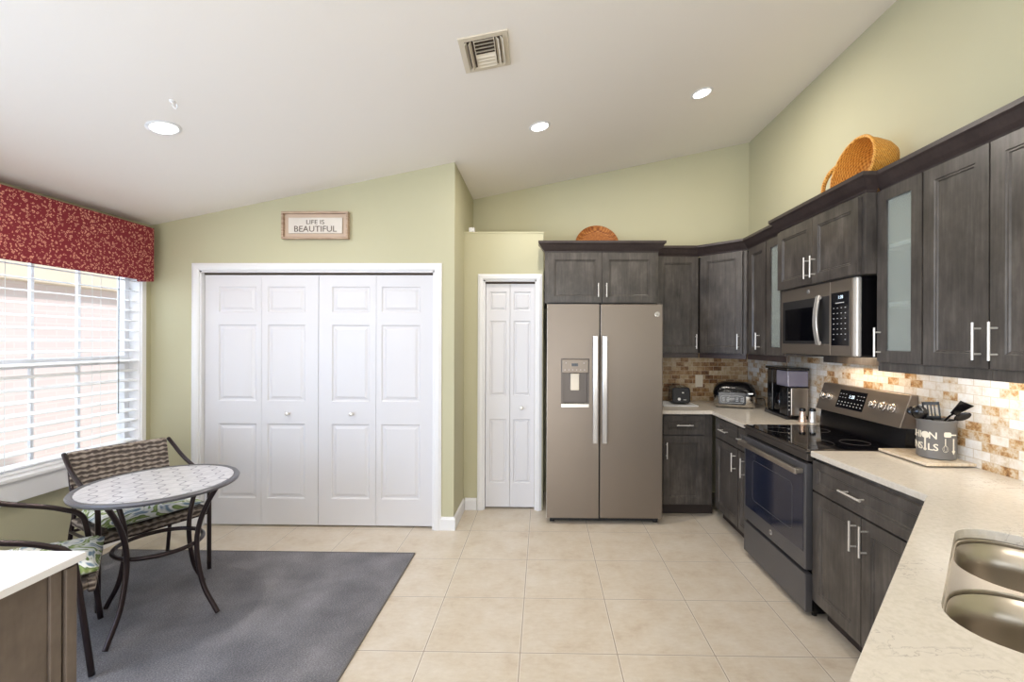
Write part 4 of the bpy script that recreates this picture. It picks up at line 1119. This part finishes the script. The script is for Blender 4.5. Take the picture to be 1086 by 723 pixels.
obj('frame_edge', BX(0.0, 0.153, 0.004, 0.2, 0.2385, 0.2458), 'black', t)
b = NB(); lathe(b, [(0.040, 0.0), (0.052, 0.02), (0.050, 0.10), (0.036, 0.135), (0.036, 0.15)], (0.062, 0.250, 0.0285), 24); smooth_angle(obj('carafe', b, 'blackglass', t))
# shakers
for i, (x, y, lab, mt) in enumerate(((1.902, 3.372, 'copper-toned shaker with black cap, left of the pair beside the coffee maker', 'shaker_body'), (1.972, 3.366, 'silver shaker with black cap, right of the pair beside the range', 'silver'))):
    t = thing('condiment_shaker', lab, 'shaker', (x, y, 0.9145), 0, 'salt and pepper shakers')
    b = NB(); lathe(b, [(0.030, 0.0), (0.030, 0.006), (0.024, 0.03), (0.019, 0.07), (0.019, 0.078)], (0, 0, 0), 24); smooth_angle(obj('body', b, mt, t))
    b = NB(); lathe(b, [(0.022, 0.0785), (0.023, 0.086), (0.020, 0.099), (0.010, 0.102)], (0, 0, 0), 24); smooth_angle(obj('cap', b, 'black', t))
# marble slab and utensil crock
b = NB(); prism(b, [(1.795, 2.160), (XR - 0.014, 2.160), (XR - 0.014, 2.470), (1.795, 2.470)], 0.9205, 0.934)
sl = thing('marble_board', 'square tan marble board under the utensil crock', 'board', (1.9, 2.3, 0.9145), world=True)
obj('slab', b, 'marble', sl, bevel=0.003)
b = NB()
for x in (1.82, XR - 0.04):
    for y in (2.19, 2.44): lathe(b, [(0.008, 0.9145), (0.008, 0.9206)], (x, y, 0), 10)
obj('foot', b, 'black', sl)
CRX, CRY, CRZ, CRR = 1.944, 2.285, 0.9342, 0.077
t = thing('utensil_crock', 'grey stoneware utensil crock with white lettering on the marble board', 'crock', (CRX, CRY, CRZ), 0)
b = NB(); lathe(b, [(0.070, 0.0), (CRR, 0.006), (CRR, 0.172), (CRR + 0.003, 0.176), (CRR + 0.003, 0.188), (CRR - 0.006, 0.188), (CRR - 0.007, 0.02), (0.002, 0.018)], (0, 0, 0), 48); smooth_angle(obj('pot', b, 'crock', t))
face = math.atan2(-CRY, -CRX)    # direction to the viewer
def wrap_text(txt, size, z_, arc_c, parent, step):
    for i, ch in enumerate(txt):
        if ch == ' ': continue
        a = arc_c + (i - (len(txt) - 1) / 2) * step
        bm_ = text_bm(ch, size, 0.0007)
        mm_ = Matrix.Rotation(a, 4, 'Z') @ Matrix.Translation((CRR + 0.0006, 0, z_)) @ Matrix.Rotation(PI / 2, 4, 'Z') @ up
        yield bm_, mm_
def join_letters(parent, gen, name='lettering'):
    big = NB()
    for bm_, mm_ in gen:
        bmesh.ops.transform(bm_, matrix=mm_, verts=bm_.verts); me_ = bpy.data.meshes.new('tmp'); bm_.to_mesh(me_); bm_.free(); big.from_mesh(me_); bpy.data.meshes.remove(me_)
    return obj(name, big, 'cream', parent)
def letters(pairs, size, z_):
    for ch, a in pairs:
        bm_ = text_bm(ch, size, 0.0007, 0.0006)
        yield bm_, Matrix.Rotation(face + a, 4, 'Z') @ Matrix.Translation((CRR + 0.0006, 0, z_)) @ Matrix.Rotation(PI / 2, 4, 'Z') @ up
join_letters(t, letters([('F', -2.05), ('A', -1.75), ('S', -1.42), ('H', -1.12), ('I', -0.85), ('O', -0.55), ('N', -0.16)], 0.046, 0.100))
join_letters(t, letters([('U', -2.05), ('T', -1.75), ('E', -1.45), ('N', -1.12), ('S', -0.81), ('L', -0.29), ('S', -0.02)], 0.046, 0.044))
def oncrock(a): return Matrix.Rotation(a, 4, 'Z') @ Matrix.Translation((CRR + 0.0007, 0, 0)) @ Matrix.Rotation(PI / 2, 4, 'Z')
b = NB(); lathe(b, [(0.014, 0.0), (0.014, -0.0014)], (0, 0, 0.116), 24, 'y'); box(b, -0.0035, 0.0035, -0.0014, 0, 0.045, 0.104); lathe(b, [(0.007, 0.0), (0.007, -0.0014)], (0, 0, 0.046), 16, 'y')
obj('printed_spoon', b, 'cream', t, xf=oncrock(face - 0.55))
b = NB(); prism(b, rrect(0.0, 0.124, 0.030, 0.024, 0.006, 3), -0.0014, 0.0, 'y'); box(b, 0.014, 0.036, -0.0014, 0, 0.121, 0.127)
obj('printed_spatula', b, 'cream', t, xf=oncrock(face + 0.55))
b = NB(); box(b, -0.0035, 0.0035, -0.0014, 0, 0.045, 0.105); prism(b, [(-0.010, 0.046), (0.0, 0.030), (0.010, 0.046), (0.0, 0.052)], -0.0014, 0.0, 'y')
obj('printed_server', b, 'cream', t, xf=oncrock(face + 0.92))
b = NB()
for q in (0.003, 0.008): tube(b, smooth_path([(0, -0.0012, 0.075), (-q - 0.003, -0.0012, 0.060), (-q, -0.0012, 0.045), (0, -0.0012, 0.040), (q, -0.0012, 0.045), (q + 0.003, -0.0012, 0.060), (0, -0.0012, 0.075)], 3), 0.0006, 4)
box(b, -0.002, 0.002, -0.0014, 0, 0.075, 0.105)
obj('printed_whisk', b, 'cream', t, xf=oncrock(face + 0.44))
# utensils standing in the crock
def stick(b, p0, p1, r0=0.004, r1=0.005): tube(b, [p0, p1], [r0, r1], 8)
UGp = 'cooking utensils standing in the crock'
def utensil(name, label, foot, top, head, mid=None):
    b = NB(); F_ = Vector((CRX, CRY, CRZ)) + Vector(foot); T_ = Vector((CRX, CRY, CRZ)) + Vector(top)
    if mid:
        M_ = Vector((CRX, CRY, CRZ)) + Vector(mid); tube(b, smooth_path([F_, M_, T_], 6), 0.0045, 8); d_ = (T_ - M_).normalized()
    else: stick(b, F_, T_); d_ = (T_ - F_).normalized()
    zx = d_; xx = Vector((-face_dir.y, face_dir.x, 0)); xx = (xx - zx * xx.dot(zx)).normalized(); yy = zx.cross(xx)
    m_ = Matrix((xx, yy, zx)).transposed().to_4x4(); m_.translation = T_
    hb = NB(); head(hb); bmesh.ops.transform(hb, matrix=m_, verts=hb.verts); me_ = bpy.data.meshes.new('tmp'); hb.to_mesh(me_); hb.free(); b.from_mesh(me_); bpy.data.meshes.remove(me_)
    o = obj(name, b, 'black'); smooth_angle(o, 45); tag(o, label, 'utensil', UGp); return o
face_dir = Vector((math.cos(face), math.sin(face), 0))
def bowl_head(rad, depth, sx_=1.0):
    def fn(b):
        prof = []
        n = 7
        for k in range(n + 1):
            a = PI / 2 * k / n; prof.append((max(0.001, rad * math.sin(a)), -depth * math.cos(a)))
        prof2 = [(max(0.001, p[0] - 0.0025), p[1] + 0.0025) for p in prof][::-1]
        lathe(b, prof + prof2, (0, 0, 0), 24, 'y', cap=False)
        for v_ in b.verts: v_.co.x *= sx_; v_.co.z = v_.co.z + rad
    return fn
def spatula_head(b):
    pts = [(-0.026, 0.0), (-0.036, 0.075), (0.036, 0.085), (0.028, 0.0)]
    # frame with slots
    box(b, -0.034, -0.026, -0.0015, 0.0015, 0.0, 0.08); box(b, 0.026, 0.034, -0.0015, 0.0015, 0.0, 0.08)
    box(b, -0.034, 0.034, -0.0015, 0.0015, 0.066, 0.082); box(b, -0.034, 0.034, -0.0015, 0.0015, -0.006, 0.012)
    for x in (-0.013, 0.0, 0.013): box(b, x - 0.003, x + 0.003, -0.0015, 0.0015, 0.012, 0.066)
rt = Vector((-face_dir.y, face_dir.x, 0))  # viewer's ... side
def U(side, fwd, z_): v_ = rt * side + face_dir * fwd; return (v_.x, v_.y, z_)
SGN = 1 if rt.x > 0 else -1
utensil('soup_ladle', 'black ladle, its round bowl turned to the viewer at the left of the crock', U(0.035 * SGN, 0.0, 0.03), U(-0.048 * SGN, 0.03, 0.188), bowl_head(0.034, 0.024))
utensil('slotted_spatula', 'black slotted spatula standing behind the ladle', U(0.0, -0.03, 0.03), U(-0.015 * SGN, -0.035, 0.185), spatula_head)
utensil('serving_spoon', 'black serving spoon leaning far out left of the crock', U(0.045 * SGN, 0.01, 0.03), U(-0.080 * SGN, -0.03, 0.195), bowl_head(0.024, 0.008, 0.9))
utensil('cooking_spoon', 'black cooking spoon leaning out right with its bowl low', U(-0.045 * SGN, 0.03, 0.03), U(0.066 * SGN, 0.055, 0.198), bowl_head(0.036, 0.010, 0.55), U(0.035 * SGN, 0.04, 0.175))
utensil('plain_turner', 'black flat turner leaning out right above the spoon', U(-0.04 * SGN, -0.02, 0.03), U(0.062 * SGN, 0.032, 0.224), lambda b: prism(b, [(-0.012, -0.004), (0.012, -0.004), (0.030, 0.085), (-0.024, 0.085)], -0.0015, 0.0015, 'y'), U(0.030 * SGN, 0.0, 0.180))

# ------------------------------------------------------------------ baskets
# round tray leaning on the wall over the refrigerator
b = NB(); prof = [(0.002, 0.0)] + [(0.020 * k, 0.0008 * k) for k in range(1, 9)] + [(0.185, 0.022), (0.207, 0.042), (0.214, 0.047), (0.218, 0.041), (0.205, 0.028), (0.19, 0.006), (0.15, -0.008), (0.002, -0.008)]
lathe(b, [(r_, -h_) for r_, h_ in prof], (0, 0, 0), 48, 'y', cap=False)
o = obj('woven_tray', b, 'straw_dark'); smooth_angle(o, 60)
o.rotation_euler = (math.radians(-14), 0, 0); o.location = (0.525, 4.44, 2.218)
tag(o, 'round brown woven tray leaning on the wall on top of the refrigerator cabinet', 'tray')
# oval handled basket on the microwave cabinet
t = thing('straw_basket', 'golden straw handled basket lying tilted on top of the microwave cabinet', 'basket', (1.86, 2.74, 2.335), 0)
b = NB(); n = 44
LV = [(1.0, 0.0), (0.96, 0.06), (0.88, 0.12), (0.76, 0.160), (0.5, 0.175), (0.02, 0.177)]
prev = None
def ov(k, s_, d_, th_=0.0):
    a = 2 * PI * k / n; return ((0.195 - th_) * s_ * math.cos(a), d_ - (0.0 if th_ == 0 else 0.0), (0.145 - th_) * s_ * math.sin(a))
for th_, lv in ((0.0, LV), (0.008, LV[::-1])):
    for s_, d_ in lv:
        ring = [b.verts.new(ov(k, s_, d_ - (0.008 if th_ else 0), th_)) for k in range(n)]
        if prev: quadring(b, prev, ring)
        prev = ring
bk = obj('woven_bowl', b, 'straw', t); smooth_angle(bk, 60)
b = NB(); tube(b, [ov(k, 1.0, -0.004) for k in range(n)], 0.009, 8, closed=True); rim = obj('rim', b, 'straw', t, smooth=True)
b = NB(); tube(b, smooth_path([(-0.085, -0.006, 0.128), (-0.150, -0.008, 0.142), (-0.225, -0.008, 0.120), (-0.268, -0.008, 0.050), (-0.270, -0.008, -0.015), (-0.192, -0.006, -0.030)], 6), 0.0125, 8)
hd = obj('handle', b, 'straw', t, smooth=True)
# lay it: opening faces the room and the camera, leaned back
t.rotation_euler = (0, math.radians(-30), math.radians(-90))
t.location = (1.765, 2.635, 2.482)

# ------------------------------------------------------------------ rug, bistro table, chairs
b = NB(); box(b, -3.045, -0.896, 1.30, 3.188, 0.0003, 0.008)
rg = thing('area_rug', 'flat dark grey rectangular rug under the bistro table', 'rug', (-1.97, 1.9, 0), world=True)
obj('pile', b, 'rug', rg)
b = NB()
for q in ((-0.9035, -0.8945, 1.30, 3.188), (-3.045, -0.896, 3.180, 3.1895)): box(b, q[0], q[1], q[2], q[3], 0.0004, 0.0092)
obj('binding', b, 'grey_plastic', rg)
TX, TY, TZ = -2.087, 2.448, 0.725; RB = 0.0093
t = thing('bistro_table', 'round patio bistro table with patterned tile top and curved dark metal legs', 'table', (TX, TY, RB), 0)
b = NB(); lathe(b, [(0.335, TZ - 0.012), (0.345, TZ - 0.012 - 0.012), (0.362, TZ - 0.020), (0.3665, TZ - 0.008), (0.360, TZ + 0.001), (0.345, TZ + 0.002), (0.338, TZ - 0.003), (0.335, TZ - 0.004)], (0, 0, -RB), 72, cap=False); smooth_angle(obj('rim', b, 'greymetal', t), 50)
b = NB(); lathe(b, [(0.02, TZ - 0.012), (0.336, TZ - 0.012), (0.336, TZ - 0.001), (0.02, TZ - 0.001)], (0, 0, -RB), 72); obj('tabletop', b, 'tabletop', t)
for k in range(4):
    a = math.radians((-88, 0, 176, 90)[k]); u_ = Vector((math.cos(a), math.sin(a), 0))
    b = NB(); P = smooth_path([tuple(u_ * rr_ + Vector((0, 0, zz))) for rr_, zz in ((0.315, 0.692), (0.262, 0.60), (0.222, 0.50), (0.205, 0.40), (0.212, 0.29), (0.245, 0.15), (0.302, 0.045), (0.322, 0.010))], 5)
    tube(b, P, 0.0125, 12); obj('leg', b, 'bronze', t, smooth=True)
b = NB(); tube(b, [(0.192 * math.cos(2 * PI * k / 48), 0.192 * math.sin(2 * PI * k / 48), 0.385) for k in range(48)], 0.011, 10, closed=True); obj('foot_ring', b, 'bronze', t, smooth=True)
b = NB(); tube(b, [(-0.30, 0, 0.690), (0.30, 0, 0.690)], 0.010, 8); tube(b, [(0, -0.30, 0.690), (0, 0.30, 0.690)], 0.010, 8); obj('top_brace', b, 'bronze', t)

def make_chair(label, loc, rot, lean=0.0):
    """front middle at the origin, facing +y"""
    r = thing('patio_chair', label, 'chair', loc, rot, 'wicker bistro chairs'); hw = 0.272
    for s_ in (-1, 1):
        P = smooth_path([(s_ * hw, 0.0, 0.012), (s_ * hw, -lean * 0.5, 0.30), (s_ * hw, -0.002 - lean * 0.9, 0.52), (s_ * hw, -0.022 - lean, 0.585), (s_ * hw, -0.075 - lean, 0.618), (s_ * hw, -0.20, 0.648), (s_ * hw, -0.35, 0.700), (s_ * (hw - 0.004), -0.47, 0.765), (s_ * (hw - 0.008), -0.530, 0.800)], 6)
        b = NB(); tube(b, P, 0.0125, 10); obj('arm_frame', b, 'bronze', r, smooth=True)
        b = NB(); tube(b, smooth_path([(s_ * (hw - 0.03), -0.535, 0.79), (s_ * (hw - 0.03), -0.49, 0.62), (s_ * (hw - 0.03), -0.445, 0.46), (s_ * (hw - 0.02), -0.46, 0.33), (s_ * (hw - 0.01), -0.53, 0.012)], 6), 0.0115, 10); obj('rear_leg', b, 'bronze', r, smooth=True)
        b = NB(); tube(b, [(s_ * (hw - 0.002), -lean * 0.6, 0.375), (s_ * (hw - 0.018), -0.46, 0.345)], 0.009, 8); obj('side_rail', b, 'bronze', r)
    b = NB(); tube(b, [(-hw, -lean * 0.6, 0.375), (hw, -lean * 0.6, 0.375)], 0.009, 8); tube(b, [(-hw + 0.02, -0.46, 0.345), (hw - 0.02, -0.46, 0.345)], 0.009, 8); obj('cross_rail', b, 'bronze', r)
    # woven back, slightly curved
    b = NB(); prev = None
    for k in range(9):
        u_ = -1 + 2 * k / 8; x = u_ * (hw - 0.022); bow = -0.018 * (1 - u_ * u_)
        ring = [b.verts.new(p) for p in ((x, -0.515 + bow, 0.800), (x, -0.543 + bow, 0.808), (x, -0.480 + bow, 0.505), (x, -0.452 + bow, 0.500))]
        if prev: quadring(b, prev, ring)
        else: b.faces.new(ring)
        prev = ring
    b.faces.new(prev); obj('backrest', b, 'wicker', r, bevel=0.005)
    yo = 0.0
    b = NB(); box(b, -hw + 0.016, hw - 0.016, -0.445, -0.014, 0.386, 0.425); box(b, -hw + 0.016, hw - 0.016, -0.016, 0.010, 0.372, 0.420); obj('seat', b, 'wicker', r, bevel=0.008)
    return r
def make_cushion(label, loc, rot):
    b = NB(); nx, ny = 18, 16; hw, y0_, y1_ = 0.245, -0.425, 0.018
    def surf(i, j, top):
        u_ = -1 + 2 * i / nx; v_ = -1 + 2 * j / ny
        e = (1 - abs(u_) ** 6) * (1 - abs(v_) ** 6)
        h_ = (0.034 if top else 0.024) * (e ** 0.4) * (1.0 + 0.25 * math.sin(3.1 * u_ + 1) * math.sin(2.7 * v_))
        return (u_ * hw * (1 - 0.03 * abs(v_) ** 4), y0_ + (v_ + 1) / 2 * (y1_ - y0_), 0.4555 + (h_ if top else -h_ * 0.9))
    G = {}
    for top in (0, 1):
        for i in range(nx + 1):
            for j in range(ny + 1): G[top, i, j] = b.verts.new(surf(i, j, top))
        for i in range(nx):
            for j in range(ny): b.faces.new((G[top, i, j], G[top, i + 1, j], G[top, i + 1, j + 1], G[top, i, j + 1]))
    bmesh.ops.remove_doubles(b, verts=b.verts, dist=0.0004)
    r = thing('seat_cushion', label, 'cushion', loc, rot, 'leaf-print seat cushions')
    obj('pad', b, 'cushion', r, smooth=True)
    b = NB(); tube(b, smooth_path([(-0.245, -0.40, 0.455), (-0.30, -0.40, 0.45), (-0.325, -0.36, 0.43), (-0.335, -0.33, 0.40)], 4), 0.005, 6)
    tube(b, smooth_path([(-0.245, -0.40, 0.452), (-0.285, -0.42, 0.43), (-0.30, -0.41, 0.38)], 4), 0.005, 6); obj('tie_strap', b, 'cushion', r, smooth=True)
    return r
c1 = ((-2.285, 2.671, RB), math.atan2(-0.883, -0.469))
c2 = ((-2.164, 2.175, RB), math.atan2(-0.747, 0.665))
make_chair('brown wicker patio chair behind the round table, below the window', *c1)
make_chair('brown wicker patio chair at the left edge, its dark arms cut by the photo edge', *c2, 0.06)
make_cushion('leaf-print cushion on the chair behind the round table', *c1)
make_cushion('leaf-print cushion on the chair at the left edge of the photo', *c2)

# ------------------------------------------------------------------ left cabinet, overexposed top painted near white
r = thing('sideboard', 'taupe wooden counter end, stone top painted near white for glare, in the lower left corner', 'cabinet', (-1.56, 0.5, 0), world=True)
obj('top', BX(-1.95, -1.262, -0.4, 1.240, 0.893, 0.914), 'glaretop', r, bevel=0.002)
obj('body', BX(-1.90, -1.285, -0.36, 1.16, 0.0, 0.8925), 'taupe', r)
obj('corner_stile', BX(-1.90, -1.278, 1.162, 1.190, 0.0, 0.8925), 'taupe', r, bevel=0.002)
obj('end_panel', BX(-1.90, -1.272, 1.196, 1.224, 0.0, 0.885), 'taupe', r, bevel=0.002)
